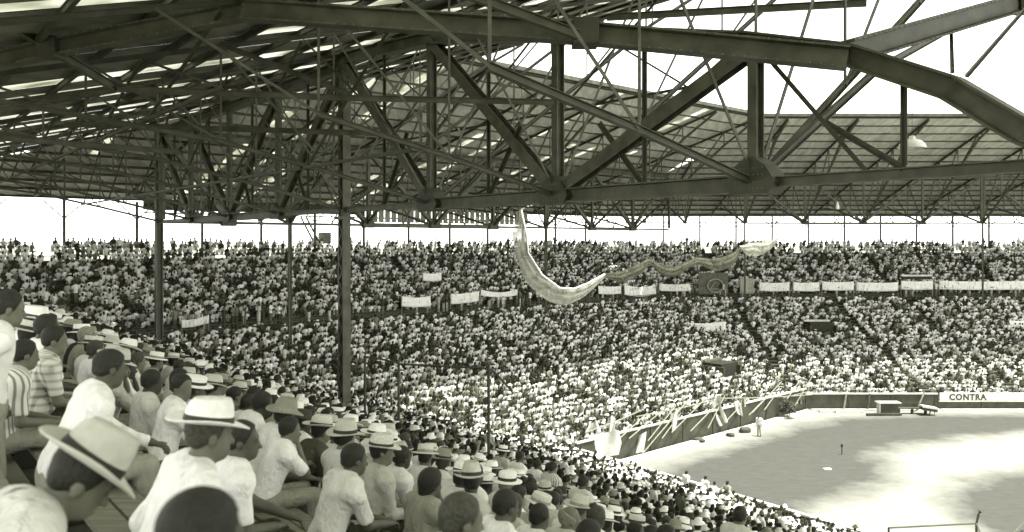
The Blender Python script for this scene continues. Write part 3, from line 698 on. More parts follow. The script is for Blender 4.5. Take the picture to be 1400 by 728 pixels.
def finger_geo(J, sd_):
    """five bent tapered fingers rooted in the palm"""
    W, E = J['wr'][sd_], J['el'][sd_]; d = (W - E) / np.linalg.norm(W - E); down = np.array([0, 0, -1.]) if abs(d[2]) < .8 else np.array([0, 1., 0])
    side = np.cross(d, down); side /= np.linalg.norm(side); nrm = np.cross(side, d); palm = W + d * .085; V, Fc = [], []
    lens = [.068, .076, .071, .056]
    chains = []
    for i in range(4):
        b = palm + side * (.027 - .018 * i) * (1) - d * .012; L = lens[i]; pts = [b]; a = .35 + .08 * i
        for sgm, f in enumerate((.45, .32, .23)):
            pts.append(pts[-1] + (d * math.cos(a) + nrm * -math.sin(a) * -1) * L * f); a += .45
        chains.append((pts, [.0098, .009, .0082, .006]))
    b = W + d * .03 + side * .026; pts = [b, b + (side * .7 + d * .7) * .034, b + (side * .75 + d * 1.1) * .03 + (side * .7 + d * .7) * .028]; chains.append((pts, [.012, .0105, .0075]))
    for pts, rs in chains:
        v, f = tube_geo(pts, rs, 6); k = len(V); V += v; Fc += [tuple(i + k for i in q) for q in f]
    return V, Fc
def body_meshes(J, h, sleeves='short', fold=0.0, seed=1, hairk='short', fat=1.0):
    out = {}; lo, hi = bounds(J)
    Fd = Field(lo, hi, h); torso(Fd, J, 0, fat); head_prims(Fd, J)
    for k in (-1, 1):
        Fd.cone(J['sh'][k], J['el'][k], .052, .041, .03); Fd.cone(J['el'][k], J['wr'][k], .042, .028, .02)
        W, E = J['wr'][k], J['el'][k]; d = (W - E) / np.linalg.norm(W - E); dn = np.array([0, 0, -1.]) if abs(d[2]) < .8 else np.array([0, 1., 0]); sdv = np.cross(d, dn); sdv /= np.linalg.norm(sdv)
        for q in (-.016, .016): Fd.cone(W + sdv * q * .7, W + d * .08 + sdv * q, .017, .016, .014)
        Fd.cone(J['hip'][k], J['kn'][k], .085, .058, .04); Fd.cone(J['kn'][k], J['an'][k], .056, .036, .02); Fd.cone(J['an'][k] - np.array([0, .03, .03]), J['an'][k] + np.array([0, .15, -.045]), .038, .03, .02)
    V, Q = Fd.mesh(); n0 = len(V)
    faces = None
    Vf, Ff = [], []
    for k in (-1, 1):
        v, f = finger_geo(J, k); b_ = len(Vf); Vf += v; Ff += [tuple(i + b_ + n0 for i in q) for q in f]
    me = bpy.data.meshes.new("body"); me.from_pydata([tuple(p) for p in V] + [tuple(p) for p in Vf], [], [tuple(q) for q in Q] + Ff)
    me.polygons.foreach_set("use_smooth", np.ones(len(me.polygons), bool))
    for _ in range(3): me.materials.append(None)
    c, M = J['head'], J['Rh']; loc = (V[Q].mean(1) - c) @ M; mi_ = np.zeros(len(me.polygons), np.int32)
    for k in (-1, 1): mi_[:len(Q)][np.linalg.norm(loc - np.array([k * .030, .090, .004]), axis=1) < .0105] = 1
    mi_[:len(Q)][(np.abs(loc[:, 0]) < .024) & (np.abs(loc[:, 2] + .066) < .007) & (loc[:, 1] > .08)] = 2
    me.polygons.foreach_set("material_index", mi_); me.update(); out['body'] = me
    # shirt
    Fd = Field(lo, hi, h); torso(Fd, J, .016, fat)
    for k in (-1, 1):
        Fd.cone(J['sh'][k], J['el'][k] if sleeves == 'long' else J['sh'][k] + (J['el'][k] - J['sh'][k]) * .86, .072, .066 if sleeves != 'long' else .056, .035, cut=sleeves != 'long')
        if sleeves == 'long': Fd.cone(J['el'][k], J['el'][k] + (J['wr'][k] - J['el'][k]) * .93, .055, .042, .02, cut=True)
    Fd.cone(J['neck0'], J['neck0'] + (J['neck1'] - J['neck0']) * .42, .074, .067, .02, cut=True)
    if fold: Fd.folds(fold, seed)
    Fd.halfspace(J['pelvis'] + np.array([0, 0, -.02 if not J['stand'] else -.04]), (0, 0, -1))
    V, Q = Fd.mesh(); out['shirt'] = mesh_np("shirt", V, Q, True); out['shirt'].materials.append(None)
    # trousers
    Fd = Field(lo, hi, h); Fd.ell(J['pelvis'] + np.array([0, 0, .0]), np.array([.172, .132, .13]) * fat + .010, .05)
    for k in (-1, 1): Fd.cone(J['hip'][k], J['kn'][k], .098, .078, .04); Fd.cone(J['kn'][k], J['an'][k] + np.array([0, 0, .03]), .076, .062, .02, cut=True)
    if fold: Fd.folds(fold * .8, seed + 5)
    V, Q = Fd.mesh(); out['trousers'] = mesh_np("trousers", V, Q, True); out['trousers'].materials.append(None)
    # hair
    hh = min(h, .012); Fd = Field(c - .16, c + .16, hh); hp = lambda x, y, z: c + M @ np.array([x, y, z])
    t = .010 if hairk == 'short' else .02
    Fd.ell(hp(0, -.014, .037), (.074 + t, .093 + t, .082 + t * 1.2), .01, M=M)
    if hairk == 'long': Fd.cone(hp(0, -.05, .0), hp(0, -.055, -.12), .072, .055, .03)
    else: Fd.cone(hp(-.03, -.062, -.02), hp(.03, -.062, -.02), .036, .036, .02)
    Fd.halfspace(hp(0, .052, .055), M @ np.array([0, .93, -.37])); 
    if hairk != 'long': Fd.halfspace(hp(0, -.02, -.052), M @ np.array([0, .25, -.97]))
    Fd.folds(.0016 if h < .02 else .002, seed + 9)
    if hairk == 'bald': Fd.halfspace(hp(0, 0, .03), M @ np.array([0, .5, .86]))
    V, Q = Fd.mesh(); out['hair'] = mesh_np("hair", V, Q, True) if len(V) else None
    if out['hair']: out['hair'].materials.append(None)
    ax_ = J['neck1'] - J['neck0']; ax_ = ax_ / np.linalg.norm(ax_); fw = J['Rl'] @ np.array([0, 1., 0]); fw = fw - ax_ * (fw @ ax_); fw /= np.linalg.norm(fw); rt = np.cross(fw, ax_); cv, cf = [], []; nn_ = 24
    for (rr, zz) in ((.064, .045), (.067, .058), (.071, .055), (.092, .006), (.096, -.006), (.088, -.010)):
        for k in range(nn_):
            q = .35 + (2 * math.pi - .7) * k / (nn_ - 1); dz = -.022 * max(0, math.cos(q)); cv.append(tuple(J['neck0'] + ax_ * (zz + dz) + (fw * math.cos(q) + rt * math.sin(q)) * rr))
    for i in range(5):
        for k in range(nn_ - 1): cf.append((i * nn_ + k, i * nn_ + k + 1, (i + 1) * nn_ + k + 1, (i + 1) * nn_ + k))
    me = bpy.data.meshes.new("collar"); me.from_pydata(cv, [], cf); me.polygons.foreach_set("use_smooth", np.ones(len(me.polygons), bool)); me.materials.append(None); out['collar'] = me
    # shoes
    mb = MB()
    for k in (-1, 1):
        a = J['an'][k]; pts = [a + np.array(q) for q in ((0, -.07, -.035), (0, -.04, -.025), (0, .05, -.03), (0, .13, -.045), (0, .19, -.055))]; mb.add(*tube_geo(pts, [.036, .046, .048, .044, .022], 8))
    me = bpy.data.meshes.new("shoes"); me.from_pydata(mb.v, [], mb.f); me.polygons.foreach_set("use_smooth", np.ones(len(me.polygons), bool)); me.materials.append(None); out['shoes'] = me
    return out
def lathe_hat(kind, n=28):
    """hat profile rings -> (hat mesh, band mesh); origin at the sweatband centre, +Y is the front"""
    def ring(a, b, z, f=None): return [(a * math.cos(2 * math.pi * i / n), b * math.sin(2 * math.pi * i / n), z + (f(2 * math.pi * i / n) if f else 0)) for i in range(n)]
    brimf = {'boater': lambda q: 0, 'fedora': lambda q: .022 * abs(math.cos(q)) ** 2 - .016 * max(0, math.sin(q)), 'panama': lambda q: .030 * abs(math.cos(q)) ** 2 - .012 * max(0, math.sin(q)) + .008 * max(0, -math.sin(q))}[kind]
    k = {'boater': (.068, .088, .0), 'fedora': (.066, .105, .012), 'panama': (.074, .108, .010)}[kind]; bwid, hgt, tap = k
    A, B = .090, .110; rs = []
    rs.append(ring(A - .004, B - .004, -.004)); rs.append(ring(A + bwid * .5, B + bwid * .5, -.010, lambda q: brimf(q) * .4)); rs.append(ring(A + bwid, B + bwid, -.012, brimf)); rs.append(ring(A + bwid + .002, B + bwid + .002, -.008, brimf)); rs.append(ring(A + bwid, B + bwid, -.004, brimf)); rs.append(ring(A + bwid * .5, B + bwid * .5, -.003, lambda q: brimf(q) * .4)); rs.append(ring(A, B, .002))
    if kind == 'boater':
        rs += [ring(A - .002, B - .002, hgt * .5), ring(A - .004, B - .004, hgt - .006), ring(A - .010, B - .010, hgt), ring(A * .5, B * .5, hgt + .002), ring(.002, .002, hgt + .002)]
    else:
        dent = lambda q, s: -.024 * s * abs(math.sin(q)) ** 1.0 * (1) * (1 if abs(math.cos(q)) < .5 else .35)
        rs += [ring(A - tap * .3, B - tap * .3, hgt * .4), ring(A - tap * .9 - .004, B - tap * 1.1, hgt * .75), ring(A - tap - .012, B - tap * 1.6 - .008, hgt * .96, lambda q: .008 * math.sin(q)), ring(A * .70, B * .72, hgt + .004, lambda q: .006 * math.sin(q)), ring(A * .36, B * .5, hgt - .012), ring(.004, B * .3, hgt - .024)]
    V = [p for r in rs for p in r]; Fc = [(i * n + j, i * n + (j + 1) % n, (i + 1) * n + (j + 1) % n, (i + 1) * n + j) for i in range(len(rs) - 1) for j in range(n)]; Fc.append(tuple((len(rs) - 1) * n + j for j in range(n)))
    me = bpy.data.meshes.new("hat"); me.from_pydata(V, [], Fc); me.polygons.foreach_set("use_smooth", np.ones(len(me.polygons), bool)); me.materials.append(None)
    bh = {'boater': .034, 'fedora': .030, 'panama': .030}[kind]; rb = [ring(A + .0025, B + .0025, .002), ring(A + .0035, B + .0035, .004), ring(A + .0025 - tap * .2, B + .0025 - tap * .2, bh), ring(A - .003 - tap * .2, B - .003 - tap * .2, bh + .001)]
    V = [p for r in rb for p in r]; Fc = [(i * n + j, i * n + (j + 1) % n, (i + 1) * n + (j + 1) % n, (i + 1) * n + j) for i in range(len(rb) - 1) for j in range(n)]
    mb = bpy.data.meshes.new("hat_band"); mb.from_pydata(V, [], Fc); mb.materials.append(None); return me, mb
HATS = {k: lathe_hat(k) for k in ('boater', 'fedora', 'panama')}
def slot(o, ms):
    for i, m_ in enumerate(ms): o.material_slots[i].link = 'OBJECT'; o.material_slots[i].material = m_
def cname(nm, me, par, ms):
    o = bpy.data.objects.new(nm, me); COL.objects.link(o); o.parent = par; slot(o, ms); return o
def build_person(meshes, J, loc, rz, scale, shirt, skin, hair, trou, hat=None, hatcol='white', hat_tilt=0, label="person", group=None, band=BAND):
    p = empty("person", loc, rz, label, "person", group); p.scale = (scale,) * 3
    cname("body", meshes['body'], p, [skin, EYEM, LIPM]); so_ = cname("shirt", meshes['shirt'], p, [shirt]); cname("collar", meshes['collar'], so_, [shirt]); cname("trousers", meshes['trousers'], p, [trou]); cname("shoes", meshes['shoes'], p, [SHOE])
    if meshes['hair'] and hair is not None: cname("hair", meshes['hair'], p, [hair])
    if hat:
        h = cname("hat", HATS[hat][0], p, [HATM[hatcol]]); M = Matrix(J['Rh'].tolist()).to_4x4() @ Matrix.Rotation(R(hat_tilt), 4, 'X'); c = J['head'] + J['Rh'] @ np.array([0, -.012, .062]); h.matrix_local = Matrix.Translation(c) @ M @ Matrix.Rotation(random.gauss(0, .06), 4, 'Y') @ Matrix.Diagonal((random.uniform(.98, 1.06), random.uniform(.98, 1.06), random.uniform(.85, 1.12), 1))
        b_ = cname("hat_band", HATS[hat][1], h, [band if random.random() < .75 else SHIRT['grey']])
    return p
FA = SA.face()
MAN = []     # (px, row s, shirt, hat, hatcol, hair, skin, pose kwargs, scale, h, label, sleeves, fat)
def M_(px, s, shirt, label, hat=None, hc='white', hair=0, skin=1, trou=0, sc=1.0, h=.016, sl='short', fat=1.0, hk='short', dz=0.0, **pose):
    MAN.append(dict(px=px, s=s, shirt=shirt, label=label, hat=hat, hc=hc, hair=hair, skin=skin, trou=trou, sc=sc, h=h, sl=sl, fat=fat, hk=hk, dz=dz, pose=pose))
M_(112, .55, 'cream', "man at lower left in pale fedora with broad dark band, face bowed down", 'panama', 'felt', 0, 1, 0, 1.0, .012, 'long', dz=-.03, lean=51, pitch=-36, yaw=-8, arms=('knee', 'knee'), roll=8)
M_(286, 1.3, 'white', "broad man in bright white shirt and white straw hat, back to the camera", 'panama', 'white', 1, 1, 0, 1.03, .012, 'long', 1.2, dz=-.08, lean=18, pitch=-6, yaw=0, arms=('bench', 'bench'), shw=.225)
M_(275, .58, 'dark', "black haired head at the bottom edge in front of the broad white shirt", None, 'white', 0, 2, 1, .92, .012, 'short', lean=14, pitch=-10, yaw=15, arms=('thigh', 'thigh'), dz=-.06)
M_(332, 1.85, 'white', "dark haired man in profile beside the broad man in white hat", None, 'white', 0, 2, 1, 1.0, .013, 'short', lean=16, pitch=-4, yaw=-30, arms=('knee', 'thigh'))
M_(150, 1.3, 'white', "large man in white shirt with black hair, bent forward, left of the pale fedora man", None, 'white', 0, 2, 0, 1.03, .013, 'long', 1.2, lean=20, pitch=-14, yaw=8, arms=('knee', 'thigh'), shw=.22)
M_(162, 1.95, 'light grey', "man in pale fedora with dark band just beyond the large bent white shirt", 'fedora', 'felt', 0, 1, 0, 1.0, .014, 'long', lean=12, pitch=-8, yaw=0, arms=('chin', 'knee'))
M_(75, 1.3, 'checked', "man in checked shirt with dark hair at the left", None, 'white', 0, 1, 1, 1.0, .014, 'short', lean=10, yaw=-12, pitch=-10, arms=('thigh', 'thigh'))
M_(50, 1.42, 'white', "man in white shirt and small white fedora behind the checked shirt", 'fedora', 'white', 0, 1, 0, 1.0, .016, 'short', lean=10, yaw=-12, arms=('thigh', 'thigh'))
M_(12, .80, 'white', "man in white shirt standing at the left edge, bare dark head", None, 'white', 0, 1, 0, 1.0, .013, 'short', dz=-.38, stand=True, lean=10, yaw=0, pitch=-12, arms=('hang', 'hip'))
M_(34, 1.0, 'striped', "person in striped shirt between the left edge man and the checked shirt", None, 'white', 0, 1, 0, .98, .015, 'short', lean=14, yaw=10, arms=('thigh', 'thigh'), hk='short')
M_(152, 2.9, 'white', "man in white shirt with pale fedora beyond the second felt hat", 'fedora', 'felt', 0, 1, 0, 1.0, .018, 'short', lean=12, arms=('thigh', 'thigh'))
M_(188, 2.9, 'cream', "bareheaded man in cream shirt leaning right of two felt hats", None, 'white', 1, 1, 0, 1.0, .018, 'short', lean=22, yaw=10, arms=('knee', 'knee'))
M_(214, 3.7, 'light grey', "man in light grey jacket wearing a white boater with dark band", 'boater', 'white', 0, 1, 0, 1.0, .018, 'long', lean=8, arms=('thigh', 'thigh'))
M_(246, 2.9, 'striped', "woman in striped dress with thick black hair", None, 'white', 0, 2, 2, .97, .018, 'short', lean=8, yaw=10, hk='long', arms=('thigh', 'cross'))
M_(266, 2.6, 'cream', "man in cream shirt wearing a flat boater, behind the big white hat", 'boater', 'white', 0, 2, 0, 1.03, .016, 'short', dz=.05, lean=3, arms=('thigh', 'thigh'))
M_(300, 3.7, 'grey', "man in grey felt hat just right of the flat boater", 'fedora', 'grey', 0, 1, 1, 1.02, .018, 'long', lean=8, arms=('thigh', 'thigh'))
M_(322, 3.7, 'dark grey', "dark haired man between grey felt hat and white collar", None, 'white', 0, 1, 1, .99, .02, 'long', lean=14, arms=('thigh', 'thigh'))
M_(340, 3.7, 'white', "black haired man with white open collar right of the grey felt hat", None, 'white', 0, 2, 1, .97, .018, 'short', lean=14, yaw=15, arms=('thigh', 'thigh'))
M_(380, 8.5, 'white', "man in white shirt standing in the row left of the nearest column", None, 'white', 0, 2, 1, 1.0, .02, 'short', stand=True, lean=4, arms=('hang', 'hang'))
M_(412, 4.5, 'white', "man in white shirt bent far forward under a drooping hat", 'fedora', 'felt', 0, 2, 1, 1.0, .018, 'short', lean=38, pitch=-26, arms=('knee', 'knee'))
M_(452, 5.3, 'grey', "man in grey shirt with pale felt hat left of the column foot", 'panama', 'felt', 0, 2, 1, 1.0, .018, 'long', lean=20, arms=('knee', 'knee'))
M_(440, 3.7, 'dark grey', "man in dark shirt and straw hat, sitting hunched", 'panama', 'straw', 0, 1, 2, 1.0, .015, 'short', lean=16, pitch=-8, arms=('thigh', 'thigh'))
M_(484, 2.9, 'cream', "dark haired man in cream shirt left of the tan shirt and pale hat", None, 'white', 0, 2, 1, .98, .015, 'short', lean=22, arms=('knee', 'knee'))
M_(522, 3.7, 'light grey', "man in tan grey shirt with pale turned-up hat, arm resting forward", 'panama', 'straw', 0, 1, 1, 1.02, .014, 'long', 1.05, lean=10, yaw=-22, pitch=-4, arms=('thigh', 'thigh'))
M_(550, 4.5, 'white', "black haired man in white shirt right of the tan grey shirt", None, 'white', 0, 3, 1, 1.0, .016, 'short', lean=14, arms=('thigh', 'thigh'))
M_(590, 3.7, 'grey', "bushy haired person in grey shirt at the bottom centre", None, 'white', 0, 2, 1, .95, .016, 'short', lean=14, hk='long', arms=('thigh', 'chin'))
M_(632, 2.1, 'dark grey', "dark brown haired head at the bottom centre edge", None, 'white', 1, 1, 1, .98, .013, 'short', lean=12, yaw=-10, hk='short', arms=('thigh', 'thigh'))
M_(692, 3.7, 'white', "black haired man in very white shirt at the bottom, right of centre", None, 'white', 0, 2, 1, 1.0, .014, 'short', 1.08, lean=12, arms=('thigh', 'thigh'))
M_(737, 5.3, 'light grey', "man in tilted straw boater with dark band at bottom right of centre", 'boater', 'straw', 0, 2, 1, 1.0, .016, 'short', lean=14, pitch=-14, roll=14, arms=('thigh', 'thigh'))
M_(779, 5.3, 'cream', "balding man in cream shirt right of the tilted boater", None, 'white', 2, 1, 1, 1.0, .016, 'short', lean=14, hk='bald', yaw=-18, arms=('thigh', 'thigh'))
M_(806, 4.5, 'dark', "thick dark haired person in dark coat at the bottom right of centre", None, 'white', 0, 1, 1, .97, .015, 'long', lean=10, hk='long', arms=('thigh', 'thigh'))
M_(662, 6.9, 'dark grey', "man in white boater and dark shirt below the middle gusset", 'boater', 'white', 0, 2, 1, 1.0, .02, 'short', lean=10, arms=('thigh', 'thigh'))
M_(711, 10.9, 'white', "man standing with broad white shirt back and dark hair", None, 'white', 0, 2, 1, 1.02, .02, 'long', stand=True, lean=4, arms=('hang', 'hip'))
M_(735, 11.7, 'white', "slim man in white shirt standing right of the broad white back", None, 'white', 0, 2, 1, .98, .02, 'long', stand=True, lean=2, arms=('hang', 'hang'))
M_(756, 10.9, 'striped', "man in striped shirt standing right of the two white backs", None, 'white', 0, 1, 1, 1.02, .02, 'long', stand=True, lean=2, arms=('hang', 'hang'))
M_(688, 11.7, 'light grey', "man in grey shirt and boater standing left of the broad white back", 'boater', 'white', 0, 1, 1, 1.0, .02, 'long', stand=True, lean=4, arms=('hang', 'hang'))
M_(798, 9.3, 'cream', "man in cream shirt standing apart, below the pile of white cloth", None, 'white', 0, 2, 1, .98, .02, 'long', stand=True, lean=8, arms=('hang', 'hang'))
M_(1012, 8.5, 'cream', "man with dark cropped hair and pale collar standing at the bottom right", None, 'white', 0, 1, 1, 1.0, .016, 'long', dz=.2, stand=True, lean=2, yaw=15, arms=('hang', 'hang'))
man_pos = []
def ray_A(px, s):
    u = (px - CX) / F; d = s / (.7912 * u + .6115); return u * d, d
for i, q in enumerate(MAN):
    J = make_pose(**q['pose'])
    x, y = ray_A(q['px'], q['s'])
    # the head, not the hip, belongs on the ray: shift the seat back along the facing direction
    Rz = rotz(FA); off = Rz @ (J['head'] * q['sc']); s_row = round((q['s'] - ROW0) / RSTEP) * RSTEP + ROW0
    bx, by = x - off[0], y - off[1]; sr = SA.s_of(bx, by)
    ms = body_meshes(J, q['h'], q['sl'], .011 if q['h'] < .017 else .008, i, q['hk'], q['fat'])
    z = zfloor(s_row) + q['dz']
    build_person(ms, J, (bx, by, z), FA + random.uniform(-.05, .05), q['sc'], SHIRT[q['shirt']], SKIN[q['skin']], HAIR[q['hair']], TROU[q['trou']], q['hat'], q['hc'], -4, q['label'])
    man_pos.append((x, y))
man_pos = np.array(man_pos)
print("near people", round(time.time() - T00, 1))

# ------------------------------------------------------------------ crowd positions on every row
AISLE = {'A': [-9, 8.5, 24.0, 41.0], 'B': [-30.5, -16.2, 2.0, 18.0], 'C': [-.5, 11.6, 20.2, 33.5, 47]}
EXITS = [('C', 20.9, 7.2, 2.6), ('B', 29.3, 21.5, 2.6)]
pos = []
for nm in 'ABC':
    S_ = SEGS[nm]
    for i, s in enumerate(([] if nm == 'A' else [-.3, -.9]) + rows):
        if 13.0 < s < 14.2: continue         # cross aisle
        l0, l1 = lims(nm, s); L = l0 + .3
        while L < l1 - .2:
            L += random.uniform(.41, .55)
            if random.random() < (.03 if s > 0 else .35): continue
            if any(abs(L - a) < .5 and not (nm == 'A' and s < 12) for a in AISLE[nm]) and random.random() < (.92 if nm == 'C' else .5): continue
            if any(nm == e[0] and abs(L - e[2]) < e[3] / 2 + .5 and -.6 < s - e[1] < 2.7 for e in EXITS): continue
            far_ = nm != 'A' or L > 26 or s > 16; x, y = S_.P(s + random.uniform(-.06, .06) * (3 if far_ else 1), L); pos.append((x, y, zfloor(s) + (random.uniform(-.06, .07) if far_ else 0), i, s, L, 'ABC'.index(nm)))
for k in range(150):                             # latecomers standing in aisles and along the cross aisle
    nm = random.choice('BBCC'); a, b_ = lims(nm, 13.4); L = random.uniform(a, b_); x, y = SEGS[nm].P(13.4, L); pos.append((x, y, zfloor(13.3) + .38, 99, 13.4, L, 'ABC'.index(nm)))
pos = np.array(pos); px = CX + F * pos[:, 0] / np.maximum(pos[:, 1], .1); pyh = HY + F * (EYE - pos[:, 2] - 1.25) / np.maximum(pos[:, 1], .1)
dist = np.hypot(pos[:, 0], pos[:, 1]); ok = (pos[:, 1] > 1) & (px > -70) & (px < 1470) & (pyh < 790) & (dist > 5.2)
# keep clear of the placed people, and of the lines of sight to the largest of them
f2 = np.array([-math.sin(FA), math.cos(FA)])
for (x, y), q in zip(man_pos, MAN):
    bx, by = x - f2[0] * .12, y - f2[1] * .12
    ok &= np.hypot(pos[:, 0] - bx, pos[:, 1] - by) > .50
ok &= ~((dist < 7.6) & (px < 480)); ok &= ~((dist < 6.5) & (px < 900)); ok &= ~((dist < 9.2) & (px > 820))
P_ = pos[ok]; pxv = px[ok]; pyv = pyh[ok]; dv = dist[ok]
order = np.argsort(dv); mids = [i for i in order if -20 < pxv[i] < 1420 and pyv[i] < 735][:300 - len(MAN)]
mset = set(mids)
# shared bodies for the middle distance
POSES = [("sitting upright", dict(lean=6, arms=('thigh', 'thigh')), 'short', 'short'), ("leaning forward", dict(lean=30, pitch=-12, arms=('knee', 'knee')), 'short', 'short'), ("with folded arms", dict(lean=8, arms=('cross', 'cross')), 'long', 'short'),
         ("turned to the left", dict(lean=10, yaw=45, arms=('thigh', 'bench')), 'long', 'short'), ("chin in hand", dict(lean=22, pitch=-8, yaw=-15, arms=('knee', 'chin')), 'short', 'short'), ("with long hair", dict(lean=8, yaw=-10, arms=('thigh', 'thigh')), 'short', 'long'),
         ("turned to the right", dict(lean=14, yaw=-48, arms=('thigh', 'knee')), 'long', 'short'), ("shading the eyes", dict(lean=8, arms=('brow', 'thigh')), 'short', 'short')]
PM = []
for i, (nm_, kw, sl, hk) in enumerate(POSES):
    J = make_pose(**kw); PM.append((nm_, J, body_meshes(J, .025, sl, .003, 50 + i, hk)))
print("mid bodies", round(time.time() - T00, 1))
def zone(p, x):
    d = math.hypot(p[0], p[1])
    if p[6] != 0: return "on the far bend"
    if x < 240: return "near the left edge" if d < 16 else "left of the boaters"
    if x < 470: return "left of the nearest column"
    if x < 640: return "right of the column foot"
    if x < 820: return "behind the standing backs" if p[4] > 12 else "in rows at bottom centre"
    return "nearest the field" if p[4] > 20 else "at lower right"
people = []
for i in mids:
    k = random.choices(range(8), [26, 22, 9, 10, 9, 10, 10, 4])[0]; sh = random.choices(['white', 'cream', 'light grey', 'grey', 'dark grey', 'dark', 'striped', 'checked'], [56, 13, 9, 6, 5, 7, 2, 2] if dv[i] > 11 else [70, 22, 8, 0, 0, 0, 0, 0])[0]
    hat = None if k == 5 else random.choices([None, ('boater', 'white'), ('boater', 'straw'), ('panama', 'white'), ('fedora', 'felt'), ('fedora', 'grey'), ('fedora', 'dark')], [54, 9, 8, 12, 9, 5, 3])[0]
    people.append([i, k, sh, hat])
hn = {None: "black hair", ('boater', 'white'): "white boater", ('boater', 'straw'): "straw boater", ('panama', 'white'): "white hat", ('fedora', 'felt'): "pale fedora", ('fedora', 'grey'): "grey fedora", ('fedora', 'dark'): "dark fedora"}
byl = {}
for q in people:
    i, k, sh, hat = q; base = (f"{sh} shirt, {hn[hat]}, {PM[k][0]}", zone(P_[i], pxv[i])); q.append(base); byl.setdefault(base, []).append(q)
for base, qs in byl.items():
    qs.sort(key=lambda q: pxv[q[0]]); nq = len(qs)
    for j, q in enumerate(qs):
        if nq == 1: q.append(f"{base[0]}, {base[1]}")
        else: q.append(f"{base[0]}, {base[1]}, {'leftmost' if j == 0 else ('rightmost' if j == nq - 1 else ordw[j] + ' from left')}")
for i, k, sh, hat, base, lab in people:
    x, y, z, r_, s, L, sg = P_[i]; nm_, J, ms = PM[k]; S_ = SEGS['ABC'[int(sg)]]; fc = S_.face(); off = rotz(fc) @ np.array([0, .08, 0])
    build_person(ms, J, (x - off[0], y - off[1], z), fc + random.gauss(0, .14), random.uniform(.93, 1.05), SHIRT[sh], random.choice(SKIN), random.choices(HAIR, [8, 2, 1])[0], random.choices(TROU, [4, 5, 1, 2])[0], hat[0] if hat else None, hat[1] if hat else 'white', random.uniform(-10, 6), lab, "spectators seated in the near stand")
print("mid people", round(time.time() - T00, 1))

# ------------------------------------------------------------------ the mass of the crowd: one object of small modelled figures
def lowpoly(n_t, n_h, hat, arms, stand=False):
    V, Fc, C_ = [], [], []
    def lathe(rings, n, c, cap=True):
        b0 = len(V)
        for (x, y, z, a, b_) in rings:
            for k in range(n): q = 2 * math.pi * (k + .5) / n; V.append((x + a * math.cos(q), y + b_ * math.sin(q), z)); C_.append(c)
        for i in range(len(rings) - 1):
            for k in range(n):
                a0, a1, c0, c1 = b0 + i * n + k, b0 + i * n + (k + 1) % n, b0 + (i + 1) * n + k, b0 + (i + 1) * n + (k + 1) % n; Fc.extend([(a0, a1, c1), (a0, c1, c0)])
        t0 = b0 + (len(rings) - 1) * n
        for k in range(1, n - 1): Fc.append((t0, t0 + k, t0 + k + 1))
    u = .42 if stand else 0
    lathe([(0, -.02, .44 + u, .17, .13), (0, 0, .66 + u, .155, .12), (0, .02, .93 + u, .21, .13), (0, .03, 1.045 + u, .17, .10), (0, .04, 1.09 + u, .06, .06)], n_t, 0)
    lathe([(0, .06, 1.05 + u, .055, .055), (0, .075, 1.13 + u, .070, .08), (0, .065, 1.20 + u, .080, .095)], n_h, 1)
    lathe([(0, .06, 1.18 + u, .085, .10), (0, .05, 1.27 + u, .080, .09), (0, .05, 1.325 + u, .038, .048)], n_h, 2)
    if not stand:
        for k in (-1, 1): lathe([(k * .11, .06, .44, .085, .08), (k * .12, .34, .50, .075, .07), (k * .12, .42, .55, .06, .05)], 4, 3); 
    else: lathe([(0, -.02, .0, .12, .12), (0, -.02, .88, .165, .12)], 6, 3)
    if arms:
        for k in (-1, 1): lathe([(k * .24, .04, .74 + u, .045, .05), (k * .225, .02, .98 + u, .055, .06)], 4, 0); lathe([(k * .17, .27, .62 + u, .035, .04), (k * .25, .06, .76 + u, .042, .045)], 4, 1)
    if hat: lathe([(0, .06, 1.225 + u, .155, .17), (0, .06, 1.24 + u, .155, .17), (0, .06, 1.242 + u, .09, .11), (0, .06, 1.335 + u, .078, .095)], 8, 4)
    return np.array(V, np.float32), np.array(Fc, np.int32), np.array(C_)
rest = np.array([i for i in range(len(P_)) if i not in mset]); near_m = dv[rest] < 42
Vs, Fs, Cs = [], [], []; base = 0
def tone(v): return np.stack([v * (.96 + .04 * np.clip(v / .8, 0, 1) ** .6), v, v * (.6 + .35 * np.clip(v / .8, 0, 1) ** .6), np.ones_like(v)], -1)
